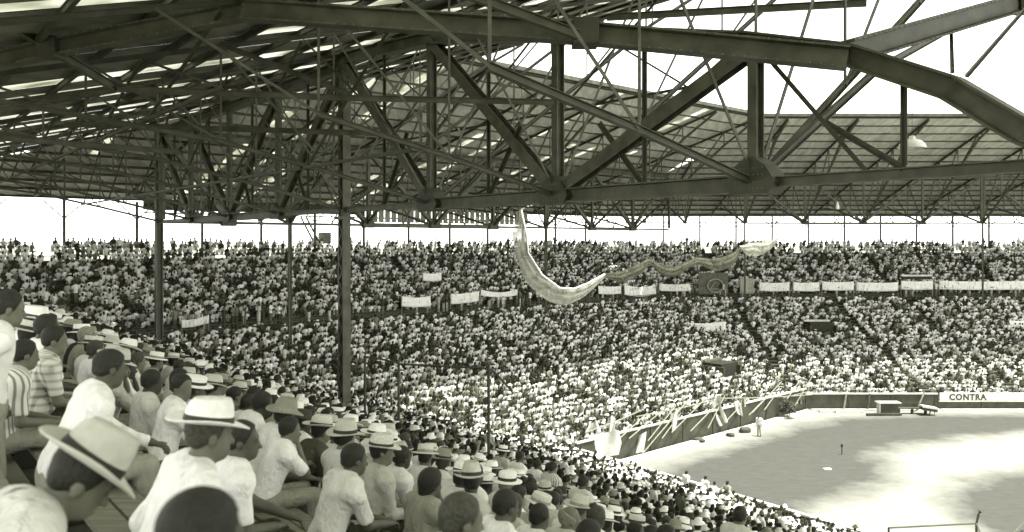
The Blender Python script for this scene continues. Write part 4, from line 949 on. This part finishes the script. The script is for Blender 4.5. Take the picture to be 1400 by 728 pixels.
for lod in (0, 1):
    ii = rest[near_m] if lod == 0 else rest[~near_m]
    r = RNG.random(len(ii)); standing = (P_[ii, 3] == 99) | (RNG.random(len(ii)) < .012); cls = np.where(standing, 4, np.where(r < np.where(P_[ii, 6] == 0, .30, .14), 1, 0))
    for c in (0, 1, 4):
        sub = ii[cls == c]
        if len(sub) == 0: continue
        V, Fc, C_ = lowpoly(8 if lod == 0 else 6, 7 if lod == 0 else 5, c == 1, True, c == 4); nP, nV = len(sub), len(V)
        fc = np.array([SEGS['ABC'[int(k)]].face() for k in P_[sub, 6]]) + RNG.normal(0, .28, nP); sc = RNG.uniform(.9, 1.06, nP); lean = RNG.uniform(-.05, .45, nP); lean[RNG.random(nP) < .2] += .25
        X = V[None, :, 0] * np.ones((nP, 1)); Y = V[None, :, 1] * np.ones((nP, 1)); Z = V[None, :, 2] * np.ones((nP, 1))
        up = np.clip((Z - .45) / .3, 0, 1) * (0 if c == 4 else 1); an = lean[:, None] * up; zz = Z - .45; Y2 = Y + zz * np.sin(an); Z2 = .45 + zz * np.cos(an)
        hd = np.isin(C_, (1, 2, 4))[None, :] * (V[None, :, 2] > 1.05); X = X + hd * RNG.normal(0, .02, nP)[:, None]
        cs, sn = np.cos(fc)[:, None], np.sin(fc)[:, None]
        W = np.stack([P_[sub, 0][:, None] + sc[:, None] * (X * cs - Y2 * sn), P_[sub, 1][:, None] + sc[:, None] * (X * sn + Y2 * cs), P_[sub, 2][:, None] + sc[:, None] * Z2], -1).reshape(-1, 3)
        pal = np.zeros((nP, 5)); q = RNG.random(nP) * np.where(P_[sub, 6] == 0, .82, 1); pal[:, 0] = np.select([q < .50, q < .62, q < .76], [RNG.uniform(.62, .85, nP), RNG.uniform(.3, .55, nP), RNG.uniform(.08, .2, nP)], RNG.uniform(.02, .07, nP))
        pal[:, 1] = RNG.choice([.20, .12, .07, .04], nP, p=[.3, .3, .22, .18]); pal[:, 2] = RNG.choice([.018, .03, .15], nP, p=[.7, .22, .08]); pal[:, 3] = RNG.choice([.05, .12, .3, .5], nP, p=[.4, .3, .2, .1]); pal[:, 4] = RNG.choice([.8, .5, .2, .05], nP, p=[.5, .3, .12, .08])
        Cs.append(tone(pal[:, C_].reshape(-1))); Vs.append(W); Fs.append((Fc[None] + (np.arange(nP) * nV)[:, None, None]).reshape(-1, 3) + base); base += nP * nV
V = np.concatenate(Vs); Fc = np.concatenate(Fs); Cc = np.concatenate(Cs).astype(np.float32)
me = mesh_np("crowd", V, Fc, True); a = me.color_attributes.new("tone", 'FLOAT_COLOR', 'POINT'); a.data.foreach_set("color", Cc.ravel())
crowd = link("crowd", me, CROWD, kind='stuff'); tag(crowd, "mass of spectators in white shirts and dark hair filling the far stands", "crowd")
print("crowd", len(rest), "figures", len(Fc), "tris", round(time.time() - T00, 1))

# ------------------------------------------------------------------ exits in the far stand
for nm, s, L, w in EXITS:
    z = zfloor(s + 1.2); x, y, _ = P3(nm, s, L, z)
    e = empty("stair_exit", (x, y, z), 0, {'C': "dark stair exit with pale lintel among the crowd at right", 'B': "dark stair exit left of the wall's corner" if L > 0 else "dark opening in the crowd on the far bend"}[nm], "exit")
    ax = SEGS[nm].a
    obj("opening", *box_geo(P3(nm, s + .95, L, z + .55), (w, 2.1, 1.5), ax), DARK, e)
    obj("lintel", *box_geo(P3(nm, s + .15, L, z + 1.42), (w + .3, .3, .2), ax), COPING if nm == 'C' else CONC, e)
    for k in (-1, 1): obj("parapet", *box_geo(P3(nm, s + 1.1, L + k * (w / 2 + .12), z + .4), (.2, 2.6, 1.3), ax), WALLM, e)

# ------------------------------------------------------------------ banners hung along the cross aisle
def print_mat(name, rows_=2):
    m = bpy.data.materials.new(name); m.use_nodes = True; n, l = m.node_tree.nodes, m.node_tree.links; b = n["Principled BSDF"]; b.inputs["Roughness"].default_value = .9; b.inputs["Specular IOR Level"].default_value = .1
    tc = n.new("ShaderNodeTexCoord"); mp = n.new("ShaderNodeMapping"); mp.inputs["Scale"].default_value = (9, 9, 1.5); nz = n.new("ShaderNodeTexNoise"); nz.inputs["Scale"].default_value = 1.4; nz.inputs["Detail"].default_value = 2
    l.new(tc.outputs["Object"], mp.inputs[0]); l.new(mp.outputs[0], nz.inputs["Vector"]); cr = n.new("ShaderNodeValToRGB"); cr.color_ramp.elements[0].position = .34; cr.color_ramp.elements[1].position = .44; cr.color_ramp.elements[0].color = g(.40); cr.color_ramp.elements[1].color = g(.76)
    l.new(nz.outputs[0], cr.inputs[0]); l.new(cr.outputs[0], b.inputs[0]); return m
FADED = print_mat("faded_banner_print")
def banner(x0, y0, x1, y1, d, label, hang='poles', m_=None, h=None, nm='banner', sag=.1):
    """cloth with its own folds between two points; (x,y) of the top corners in the photograph, height h in px"""
    a, b_ = Vector(at(x0, y0, d[0])), Vector(at(x1, y1, d[1])); hh = h / F * (d[0] + d[1]) / 2
    nu, nv = 16, 5; V, Fc = [], []; dirv = (b_ - a).normalized(); nrm = dirv.cross(Vector((0, 0, 1))).normalized(); ph = random.uniform(0, 6)
    for j in range(nv + 1):
        for i in range(nu + 1):
            f, k = i / nu, j / nv; p = a.lerp(b_, f) - Vector((0, 0, hh * k)); w = math.sin(f * 11 + ph + k) * .06 + math.sin(f * 23 + 2 * k + ph) * .03
            p += nrm * w - Vector((0, 0, sag * math.sin(math.pi * f) * (1 - .3 * k))); V.append(p)
    N = len(V); V = V + [p + nrm * .012 for p in V]; W = nu + 1
    for j in range(nv):
        for i in range(nu):
            q = j * W + i; Fc += [(q, q + 1, q + W + 1, q + W), (N + q, N + q + W, N + q + W + 1, N + q + 1)]
    for i in range(nu): Fc += [(i, N + i, N + i + 1, i + 1), (nv * W + i, nv * W + i + 1, N + nv * W + i + 1, N + nv * W + i)]
    for j in range(nv): Fc += [(j * W, (j + 1) * W, N + (j + 1) * W, N + j * W), (j * W + nu, N + j * W + nu, N + (j + 1) * W + nu, (j + 1) * W + nu)]
    t = empty(nm, tuple(a.lerp(b_, .5) - Vector((0, 0, hh))), 0, label, "banner", "banners hung in the far stand"); obj("cloth", V, Fc, m_ or WHITEC, t, smooth=True)
    if hang == 'poles':
        for p in (a, b_): obj("pole", *tube_geo([p + Vector((0, .05, .25)), p - Vector((0, -.05, hh + .9))], .035, 6), POLEM, t)
    return t
def dB(px_, s):
    u = (px_ - CX) / F; return (38 - s - (SB.n @ -SB.O)) / (SB.n[0] * u + SB.n[1])
sx = 13.6; yC = 77.5 + 38 - sx
bC = lambda x0, x1, y, lab, **k: banner(x0, y, x1, y + k.pop('dy', 0), (yC, yC), lab, **k)
bB = lambda x0, x1, y, lab, s=13.6, **k: banner(x0, y, x1, y + k.pop('dy', 0), (dB(x0, s), dB(x1, s)), lab, **k)
bB(549, 588, 405, "blank white banner held up left of centre, plainest of all", h=14, sag=.15)
bB(616, 655, 402, "white banner with faint writing raised on its right end", h=14, m_=FADED, dy=-4)
bB(657, 707, 396, "dim long banner right of the raised one", h=8, m_=FADED, sag=.3)
bB(578, 603, 373, "small pale banner in the upper rows left of centre", s=10, h=11)
bB(248, 285, 438, "tilted white banner left of the slim column", s=14.2, h=11, m_=FADED, dy=-7)
bB(737, 752, 396, "small white scrap of banner beside the net's lowest swag", h=10)
bB(818, 850, 391, "narrow white banner just right of the net swag", h=11, m_=FADED)
bB(853, 897, 389, "white banner with its bottom edge hitched up", h=14, sag=.35, m_=FADED)
bC(901, 944, 388, "white banner left of the round emblem", h=10, m_=FADED)
bC(1038, 1079, 386, "white banner first in the row right of the emblem", h=12, m_=FADED)
bC(1084, 1121, 386, "white banner second in the row right of the emblem", h=12, m_=FADED)
bC(1124, 1167, 385, "white banner third in the row right of the emblem", h=12, m_=FADED)
bC(1171, 1228, 386, "wide greyish banner fourth in the row right of the emblem", h=12, m_=FADED)
bC(1232, 1275, 384, "white banner under the dark bar at right", h=12, m_=FADED)
bC(1284, 1405, 384, "longest white banner running off the right edge", h=12, m_=FADED)
banner(940, 442, (992), 440, (77.5 + 38 - 23.2,) * 2, "white banner held low in the middle of the far stand", h=13, m_=FADED)
banner(1380, 438, 1404, 438, (77.5 + 38 - 22,) * 2, "pale cloth at the right edge below the longest banner", h=8)
em = empty("emblem", at(978, 400, yC), 0, "round white emblem with a triangle on a dark panel", "emblem")
obj("panel", *box_geo(at(975, 388, yC + .2), (3.6, .1, 2.6), (1, 0)), STEEL, em)
cc = Vector(at(978, 391, yC)); ringpts = [cc + Vector((math.cos(2 * math.pi * k / 20) * .95, 0, math.sin(2 * math.pi * k / 20) * .8)) for k in range(21)]
obj("ring", *tube_geo(ringpts, .08, 6), FLAGB, em)
tri = [cc + Vector(q) for q in ((-.6, -.02, -.4), (.6, -.02, -.4), (0, -.02, .5), (-.6, -.02, -.4))]; obj("triangle", *tube_geo(tri, .06, 6), FLAGB, em)
bd = bC(1012, 1030, 380, "dark tilted placard right of the emblem", h=22, m_=FLAGB)
dk = empty("lintel_bar", at(1253, 379, yC), 0, "dark bar with pale top above a banner at right", "bar"); obj("bar", *box_geo(at(1253, 380, yC + .3), (3.6, .3, .35), (1, 0)), DARK, dk); obj("top_board", *box_geo(at(1253, 377, yC + .3), (3.8, .4, .2), (1, 0)), COPING, dk)
for nm in 'BC':
    a, b_ = lims(nm, 13.9); z = zfloor(14.1) + 1.0; r = empty("aisle_rail", P3(nm, 13.95, (a + b_) / 2, zfloor(14.1)), 0, "pipe rail of the cross aisle behind the banners, " + ("left half" if nm == 'B' else "right half"), "rail")
    for k in (0, -.45): obj("rail_bar", *tube_geo([P3(nm, 13.95, a, z + k), P3(nm, 13.95, b_, z + k)], .03, 6), STEEL, r)

# ------------------------------------------------------------------ backstop net looped under the roof
net = empty("backstop_net", at(775, 412, 64), 0, "slack rolled net looped across the far stand, white at both ends", "net")
def swag(top, bot, d, m_, pleat, name="net_swag", nu=60):
    tx = np.linspace(0, 1, len(top)); f = np.linspace(0, 1, nu + 1)
    T = np.stack([np.interp(f, tx, [p[i] for p in top]) for i in (0, 1)], 1); B_ = np.stack([np.interp(f, tx, [p[i] for p in bot]) for i in (0, 1)], 1)
    for _ in range(3):
        for Aq in (T, B_): Aq[1:-1] = (Aq[:-2] + 2 * Aq[1:-1] + Aq[2:]) / 4
    nv = 12; V, Fc = [], []; ph = np.random.default_rng(len(top)).uniform(0, 6, 4)
    for side in (0, 1):
        for i in range(nu + 1):
            for j in range(nv + 1):
                k = j / nv; p = T[i] * (1 - k) + B_[i] * k; dep = d[0] + (d[1] - d[0]) * f[i]
                bul = math.sin(math.pi * k) * pleat * (1 if side else -1); rip = math.sin(k * 16 + math.sin(f[i] * 9 + ph[0]) * 2) * .10 + math.sin(k * 31 + f[i] * 14 + ph[1]) * .05
                V.append(at(p[0], p[1], dep + bul + rip * pleat * 2))
    W = nv + 1; N = (nu + 1) * W
    for i in range(nu):
        for j in range(nv):
            q = i * W + j; Fc += [(q, q + W, q + W + 1, q + 1), (N + q, N + q + 1, N + q + W + 1, N + q + W)]
    return obj(name, V, Fc, m_, net, smooth=True)
swag([(713, 288), (720, 322), (722, 346), (741, 376), (765, 394), (785, 395), (803, 388), (827, 375)], [(708, 288), (700, 322), (706, 354), (720, 388), (748, 412), (773, 419), (800, 406), (829, 378)], (62, 66), NETW, .12)
swag([(826, 374), (850, 372), (874, 360), (887, 353), (906, 362), (922, 365), (943, 356), (953, 352), (976, 355), (1000, 348), (1013, 337)], [(827, 380), (850, 388), (878, 375), (889, 361), (905, 378), (925, 379), (946, 364), (956, 362), (980, 373), (1004, 363), (1014, 341)], (66, 72), GREYC, .18)
swag([(1012, 336), (1026, 333), (1040, 331), (1055, 327), (1068, 321)], [(1013, 341), (1022, 350), (1035, 351), (1052, 343), (1069, 324)], (72, 73), NETW, .2)
obj("head_rope", *tube_geo([at(*p_, 62 + .5 * i_) for i_, p_ in enumerate([(713, 288), (720, 322), (722, 346), (741, 376), (765, 394), (785, 395), (803, 388), (827, 375)])], .07, 6), WHITEC, net, smooth=True)
obj("cable", *tube_geo([at(711, 288, 62), P3('B', 31, Lb(713, 31), zroof(31) - .3)], .02, 5), STEELD, net)
obj("cable", *tube_geo([at(887, 354, 68.2), P3('B', 31, Lb(890, 31), zroof(31) - .3)], .012, 5), STEELD, net)
obj("cable", *tube_geo([at(953, 353, 70), P3('B', 31.5, Lb(955, 31.5), zroof(31) - .3)], .012, 5), STEELD, net)
obj("cable", *tube_geo([at(1068, 322, 73), at(1120, 160, 78)], .012, 5), STEELD, net)
# ------------------------------------------------------------------ leaning poles, flags and cloth along the slanting wall
poles = [((872, 628), (940, 548)), ((836, 610), (884, 566)), ((860, 600), (905, 562)), ((886, 603), (923, 556)), ((918, 592), (964, 546)), ((944, 590), (985, 548)), ((968, 586), (990, 543)), ((905, 600), (930, 566)), ((1028, 565), (1068, 523)), ((1045, 561), (1060, 540)), ((1085, 558), (1112, 512)), ((1024, 568), (1046, 545)), ((992, 577), (1022, 545)), ((1076, 546), (1094, 520))]
pw = ["leftmost", "second", "third", "fourth", "fifth", "sixth", "seventh", "eighth", "ninth", "tenth", "eleventh", "twelfth", "thirteenth", "rightmost"]
for k, (a, b_) in enumerate(sorted(poles)):
    p0, p1 = Vector(at(a[0], a[1], min(76.8, dB(a[0], 38.5)))), Vector(at(b_[0], b_[1], min(76.9, dB(b_[0], 38.0))))
    p = empty("flag_pole", p0, 0, f"pale leaning pole over the slanting wall, {pw[k]}{'' if k in (0, 13) else ' from the left'}", "pole", "poles leaning over the slanting wall")
    obj("shaft", *tube_geo([p0, p1], .045, 6), POLEM, p); obj("tip", *tube_geo([p1, p1 + (p1 - p0).normalized() * .15], [.06, .02], 6), POLEM, p)
for k, (x0, y0, x1, y1) in enumerate([(800, 592, 880, 560), (870, 570, 985, 545), (985, 545, 1110, 540), (880, 585, 985, 563), (985, 562, 1105, 536)]):
    d0, d1 = dB(x0, 37.7), (dB(x1, 37.7) if x1 < 1090 else 77.3)
    b = empty("rope_rail", at(x0, y0, d0), 0, ["pale rail left of the white heap", "pale upper rail behind the leaning poles", "pale upper rail near the wall corner", "lower pale rail along the slanting wall top", "lower pale rail near the wall corner"][k], "rail")
    obj("bar", *tube_geo([at(x0, y0, d0), at((x0 + x1) / 2, (y0 + y1) / 2 + 1.5, (d0 + d1) / 2), at(x1, y1, d1)], .05, 6), POLEM, b)
def flag(pts, d, label, m_, stripes=0, name="flag"):
    """hanging cloth given by left/right edge points, with folds and thickness"""
    t = empty(name, at(pts[-1][0][0], pts[-1][0][1], d), 0, label, "flag"); nu, nv = 12, 16; ks = np.linspace(0, 1, len(pts)); V = []; ph = random.uniform(0, 6)
    for side in (0, 1):
        for j in range(nv + 1):
            f = j / nv; l_ = [np.interp(f, ks, [p[0][i] for p in pts]) for i in (0, 1)]; r_ = [np.interp(f, ks, [p[1][i] for p in pts]) for i in (0, 1)]
            for i in range(nu + 1):
                q = i / nu; x = l_[0] * (1 - q) + r_[0] * q; y = l_[1] * (1 - q) + r_[1] * q; V.append(at(x, y, d + .2 * math.sin(q * 9 + ph + f * 2) + side * .02))
    W = nu + 1; N = W * (nv + 1); Fs_ = [[], []]
    for j in range(nv):
        for i in range(nu):
            q = j * W + i; k = (1 if stripes and (i * stripes // nu) % 2 else 0); Fs_[k] += [(q, q + 1, q + W + 1, q + W), (N + q, N + q + W, N + q + W + 1, N + q + 1)]
    me_o = obj("cloth", V, Fs_[0] + Fs_[1], m_, t, smooth=True); me_o.data.materials.append(FLAGB)
    for i, po in enumerate(me_o.data.polygons): po.material_index = 0 if i < len(Fs_[0]) else 1
    return t
flag([((978, 543), (985, 541)), ((972, 558), (986, 556)), ((976, 572), (992, 568)), ((984, 584), (995, 577))], dB(985, 38.2), "striped flag hanging down over the slanting wall", WHITEC, 3)
flag([((850, 588), (860, 592)), ((842, 606), (868, 606)), ((836, 622), (872, 622))], dB(855, 37.2), "large white cloth spread like a tent left of the dark wall", WHITEC)
flag([((866, 600), (884, 590)), ((864, 612), (882, 606)), ((862, 622), (880, 618))], dB(872, 38.1), "white sheet hanging from the wall's left end", WHITEC)
flag([((1000, 552), (1010, 548)), ((1002, 560), (1014, 556)), ((1008, 566), (1016, 570))], dB(1008, 38.2), "small white pennant right of the striped flag", WHITEC)
flag([((1012, 548), (1018, 544)), ((1014, 558), (1020, 556))], dB(1016, 38.2), "tiny grey pennant next to the small white one", FLAGB)
flag([((918, 566), (926, 562)), ((914, 578), (926, 576)), ((916, 590), (924, 588))], dB(920, 38.2), "narrow white cloth dangling among the leaning poles", WHITEC)

flag([((806, 580), (816, 576)), ((800, 592), (822, 590)), ((804, 602), (818, 604))], dB(812, 36.6), "crumpled white cloth over the crowd left of the tent shaped cloth", WHITEC)
flag([((806, 596), (846, 588)), ((802, 612), (850, 606)), ((808, 628), (846, 622))], dB(826, 38.4), "wide white sheet hung over the hidden left end of the slanting wall", WHITEC)
flag([((832, 572), (838, 568)), ((828, 584), (842, 580)), ((830, 596), (838, 597))], dB(835, 37.0), "small white cloth draped just above the tent shaped cloth", WHITEC)
flag([((776, 596), (782, 594)), ((770, 606), (788, 605)), ((774, 614), (784, 616))], dB(779, 36.4), "crumpled white cloth farthest left in the front rows", WHITEC)
flag([((1088, 532), (1094, 526)), ((1084, 544), (1096, 540)), ((1088, 552), (1096, 552))], 76.6, "limp white cloth hanging at the corner of the field wall", WHITEC)
# ------------------------------------------------------------------ lettered board on the right-hand wall
sg = empty("wall_sign", P3('C', 38.1, 33, .8), 0, "long pale board lettered CONTRA on the far right wall", "sign")
obj("board", *box_geo(P3('C', 38.0, (12.4 + 72) / 2, 1.2), (72 - 12.4, .1, .66), (1, 0)), FADED, sg)
tx = bpy.data.curves.new("lettering", 'FONT'); tx.body = "CONTRA"; tx.size = .74; tx.extrude = .012; tx.align_x = 'LEFT'; tx.space_character = 1.15; tx.offset = .03
to = bpy.data.objects.new("lettering", tx); COL.objects.link(to); to.parent = sg
to.rotation_euler = (R(90), 0, 0); tx.materials.append(INK); bpy.context.view_layer.update()
me = bpy.data.meshes.new_from_object(to.evaluated_get(bpy.context.evaluated_depsgraph_get())); bpy.data.objects.remove(to); bpy.data.curves.remove(tx)
to = link("lettering", me, INK, sg); b = wbase(sg); to.location = Vector(((1298 - CX) / F * 77.44, 77.44, .90)) - b; to.rotation_euler = (R(90), 0, 0)

# ------------------------------------------------------------------ things on the field
def g3(px, py, z=0): p = gnd(px, py); return Vector((p[0], p[1], z))
cb = empty("cabinet", g3(1214, 567), 0, "dark cabinet with white top standing at the far wall", "cabinet"); c = g3(1214, 567)
obj("body", *box_geo(c + Vector((0, 0, .52)), (1.55, .7, 1.04), (1, 0)), WALLM, cb); obj("top_board", *box_geo(c + Vector((0, 0, 1.09)), (2.0, .9, .09), (1, 0)), COPING, cb); obj("leg_panel", *box_geo(c + Vector((-.86, -.05, .52)), (.1, .6, 1.0), (1, 0)), COPING, cb)
bn = empty("bench", g3(1250, 566), 0, "long dark bench between the cabinet and the cart", "bench"); c = g3(1247, 566); obj("seat", *box_geo(c + Vector((0, 0, .50)), (2.7, .45, .09), (1, 0)), STEEL, bn); obj("backrest", *box_geo(c + Vector((0, .25, .8)), (2.7, .06, .22), (1, 0)), STEELD, bn)
for k in (-1.2, 0, 1.2): obj("leg", *box_geo(c + Vector((k, 0, .22)), (.1, .4, .45), (1, 0)), STEELD, bn)
ct = empty("handcart", g3(1270, 568), 0, "small handcart with pale tilted tray at right of the bench", "cart"); c = g3(1270, 568)
obj("tray", *beam_geo(c + Vector((-.75, 0, .85)), c + Vector((.65, 0, .62)), .8, .16), COPING, ct); obj("tray_base", *beam_geo(c + Vector((-.7, 0, .62)), c + Vector((.6, 0, .42)), .7, .2), STEELD, ct)
for k in (-.35, .35):
    wp = [c + Vector((math.cos(a) * .24 + .1, k, .26 + math.sin(a) * .24)) for a in np.linspace(0, 2 * math.pi, 13)]; obj("wheel", *tube_geo(wp, .035, 5), STEELD, ct)
obj("handle", *beam_geo(c + Vector((-.7, 0, .7)), c + Vector((-1.3, 0, .35)), .08, .08), STEELD, ct)
for x0, x1, y, lab in ((1120, 1150, 564, "pale plank lying at the wall foot, left one"), (1142, 1180, 565, "longest white plank lying at the wall foot"), (1185, 1232, 569, "thin dark plank lying before the cabinet")):
    p = empty("plank", g3((x0 + x1) / 2, y), 0, lab, "plank"); a, b_ = g3(x0, y, .12), g3(x1, y - .5, .12); obj("board", *beam_geo(a, b_, .3, .2), COPING if 'dark' not in lab else STEELD, p)
for x0, y0, x1, y1, lab in ((1153, 563, 1157, 539, "white stake leaning on the dark wall, left"), (1186, 563, 1189, 538, "grey stake upright against the dark wall"), (1256, 555, 1264, 536, "white stake leaning above the handcart")):
    a = g3(x0, 561) ; p = empty("stake", a, 0, lab, "stake"); obj("shaft", *tube_geo([at(x0, y0, 77.0), at(x1, y1, 77.2)], .075, 6), POLEM if 'white' in lab else STEEL, p); obj("foot", *box_geo(at(x0, y0, 77.0), (.2, .2, .1), (1, 0)), POLEM, p)
# leafy shrub at the corner of the wall
sb_ = empty("shrub", g3(1076, 572), 0, "dark leafy shrub at the corner of the field wall", "shrub"); c = g3(1076, 572); mb = MB(); rr_ = random.Random(3)
for k in range(420):
    th, ph_ = rr_.uniform(0, 6.28), rr_.uniform(-.3, 1.4); rad = rr_.uniform(.3, 1) ** .5; p = c + Vector((math.cos(th) * math.cos(ph_) * .75 * rad, math.sin(th) * math.cos(ph_) * .6 * rad, .7 + math.sin(ph_) * .85 * rad)); u = Vector((rr_.gauss(0, 1), rr_.gauss(0, 1), rr_.gauss(0, 1))).normalized() * .16; v = u.orthogonal().normalized() * .07
    mb.add([p - u, p + v, p + u, p - v], [(0, 1, 2, 3)])
mb.build("foliage", LEAF, sb_)
for k in range(4): obj("stem", *tube_geo([c + Vector((.1 * k - .15, 0, 0)), c + Vector((.25 * k - .4, 0, 1.0))], .03, 5), LEAF, sb_)
for x, y, lab, r_ in ((1018, 592, "low dark tuft at the foot of the slanting wall", .5), (955, 604, "round dark bundle on the dirt beside the slanting wall", .42), (1000, 597, "flat dark bundle near the wall foot", .35)):
    c = g3(x, y); t = empty("bundle", c, 0, lab, "bundle"); V, Fc = [], []; rg = random.Random(x)
    Fd = Field((-.8, -.8, -.1), (.8, .8, .8), .07)
    for k in range(5): Fd.ell((rg.uniform(-.3, .3), rg.uniform(-.2, .2), .15), (rg.uniform(.2, .42), rg.uniform(.2, .3), rg.uniform(.15, .32)), .08)
    V, Q = Fd.mesh(); o = link("cloth", mesh_np("cloth", V * r_ * 2, Q, True), STEELD, t)
mk = empty("field_marker", g3(1151, 622), 0, "short dark marker post standing alone on the grass", "marker"); c = g3(1151, 622); obj("shaft", *tube_geo([c, c + Vector((0, 0, .55))], .035, 6), DARK, mk); obj("head", *tube_geo([c + Vector((0, 0, .55)), c + Vector((0, 0, .7)), c + Vector((0, 0, .8))], [.06, .1, .03], 8), DARK, mk)
bp_ = empty("home_base", g3(1131, 642), 0, "small white plate lying on the grass", "base"); obj("plate", *box_geo(g3(1131, 642, .03), (.5, .3, .05), (1, .1)), WHITEC, bp_)
# pipe fence at the bottom right corner
fz = 1.1; fp = [at(1222, 722, 40), at(1336, 717, 41), at(1346, 735, 39)]
fn = empty("pipe_fence", (fp[1][0], fp[1][1], 0), 0, "thin pipe fence corner at the bottom right of the field", "fence")
zt = EYE - (717 - 330) / F * 41
a, b_, c = Vector(at(1215, 722, 42.0)), Vector(at(1335, 716, 43)), Vector(at(1352, 760, 38)); d_ = Vector(at(1402, 712, 45))
for p, q in ((a, b_), (b_, c)): obj("top_rail", *tube_geo([p, q], .045, 6), STEEL, fn)
obj("top_rail", *tube_geo([Vector(at(1380, 735, 40)), d_], .045, 6), STEEL, fn)
obj("post", *tube_geo([(b_.x, b_.y, 0), b_ + Vector((.0, 0, .05))], .06, 6), STEELD, fn); obj("post", *tube_geo([(a.x, a.y, 0), a], .05, 6), STEELD, fn); obj("post_head", *tube_geo([b_, b_ + Vector((.12, 0, .5)), b_ + Vector((.2, 0, .62))], [.05, .06, .1], 6), STEELD, fn); obj("post", *tube_geo([(d_.x, d_.y, 0), d_], .05, 6), STEELD, fn)

# man standing on the dirt, and a few standing figures
def figure(loc, rz, label, shirt, trou, kw, hat=None, hc='white', skin=1, sc=1.0, h=.022, hair=0):
    J = make_pose(**kw); ms = body_meshes(J, h, 'long', .003, int(abs(loc[0]) * 7), 'short'); return build_person(ms, J, loc, rz, sc, SHIRT[shirt], SKIN[skin], HAIR[hair], TROU[trou], hat, hc, -4, label)
st = dict(stand=True, lean=3)
figure(g3(1038, 597), R(140), "man in white shirt and grey trousers standing on the dirt by the wall", 'white', 3, dict(arms=('hip', 'hang'), **st))
p = P3('B', -.1, Lb(155, -.1), zfloor(.5) + .35); figure(p, SB.face() + .5, "dark shirted man standing above the top row at far left", 'dark', 1, dict(arms=('hang', 'hip'), **st), h=.03)
p = P3('B', -.1, Lb(163, -.1), zfloor(.5) + .3); figure(p, SB.face() - .4, "white shirted man standing beside the dark one above the top row", 'white', 1, dict(arms=('hang', 'hang'), **st), h=.03)
for px_q, s_q, sh, lab, ps in ((994, 37.2, 'grey', "man in grey shirt standing at the front edge of the near stand", ('hip', 'hip')), (964, 36.5, 'white', "small man in white standing left of the grey shirt at the stand front", ('hang', 'hang')), (938, 36.5, 'white', "bareheaded figure in white left of two standing men at the stand front", ('hang', 'hip'))):
    x, y = ray_A(px_q, s_q); figure((x, y, zfloor(s_q) + .2), FA, lab, sh, 1, dict(arms=ps, **st), h=.03)
# ------------------------------------------------------------------ lamps, pipe frames, lights under the roof
lp = Vector(at(1247, 203, 29.9)); lm = empty("pendant_lamp", lp, 0, "white enamel pendant lamp hanging high at right", "lamp")
V, Fc = [], []; n_ = 24; pr = [(.46, .0), (.47, .02), (.43, .14), (.30, .27), (.12, .33), (.09, .44), (.0, .45)]
for r_, z in pr:
    for k in range(n_): V.append(lp + Vector((math.cos(2 * math.pi * k / n_) * r_, math.sin(2 * math.pi * k / n_) * r_, z)))
for i in range(len(pr) - 1):
    for k in range(n_): Fc.append((i * n_ + k, i * n_ + (k + 1) % n_, (i + 1) * n_ + (k + 1) % n_, (i + 1) * n_ + k))
obj("shade", V, Fc, LAMP, lm, smooth=True); obj("cable", *tube_geo([lp + Vector((0, 0, .4)), (lp.x, lp.y, zroof(SA.s_of(lp.x, lp.y)) - .1)], .008, 5), STEELD, lm); obj("bulb", *tube_geo([lp + Vector((0, 0, .25)), lp + Vector((0, 0, .08)), lp + Vector((0, 0, .0))], [.04, .09, .03], 10), LAMP, lm)
for k, (x, y, d, lab) in enumerate(((1145, 282, 96, "small white floodlamp below the far roof's rear"), (652, 303, 92, "small lamp under the right end of the boarded screen"))):
    p = Vector(at(x, y, d)); t = empty("flood_lamp", p, 0, lab, "lamp"); obj("shade", *tube_geo([p - Vector((0, 0, .35)), p + Vector((0, 0, .05)), p + Vector((0, 0, .5))], [.2, .18, .07], 10), LAMP, t); obj("rod", *tube_geo([p + Vector((0, 0, .9)), (p.x, p.y, p.z + 2.2)], .04, 5), STEELD, t)
# pipe frame standing in the rows (screen posts)
sf = empty("screen_posts", (*ray_A(545, 21), zfloor(21)), 0, "thin dark pipe frame standing in the crowd right of the nearest column", "frame")
def pp(px_, py, s): x, y = ray_A(px_, s); return (x, y, EYE + (HY - py) / F * y)
ss = 15.0
for x, y in ((499, 488), (545, 492), (668, 497)): q = pp(x, y, ss); obj("post", *tube_geo([(q[0], q[1], zfloor(ss)), q], .05, 6), STEELD, sf)
for (x0, y0), (x1, y1) in (((499, 488), (525, 492)), ((525, 492), (545, 497)), ((545, 498), (668, 504))): obj("rail_bar", *tube_geo([pp(x0, y0, ss), pp(x1, y1, ss)], .035, 6), STEELD, sf)
obj("brace", *tube_geo([pp(672, 505, ss), pp(700, 535, ss)], .03, 6), STEELD, sf)
print("done", round(time.time() - T00, 1))
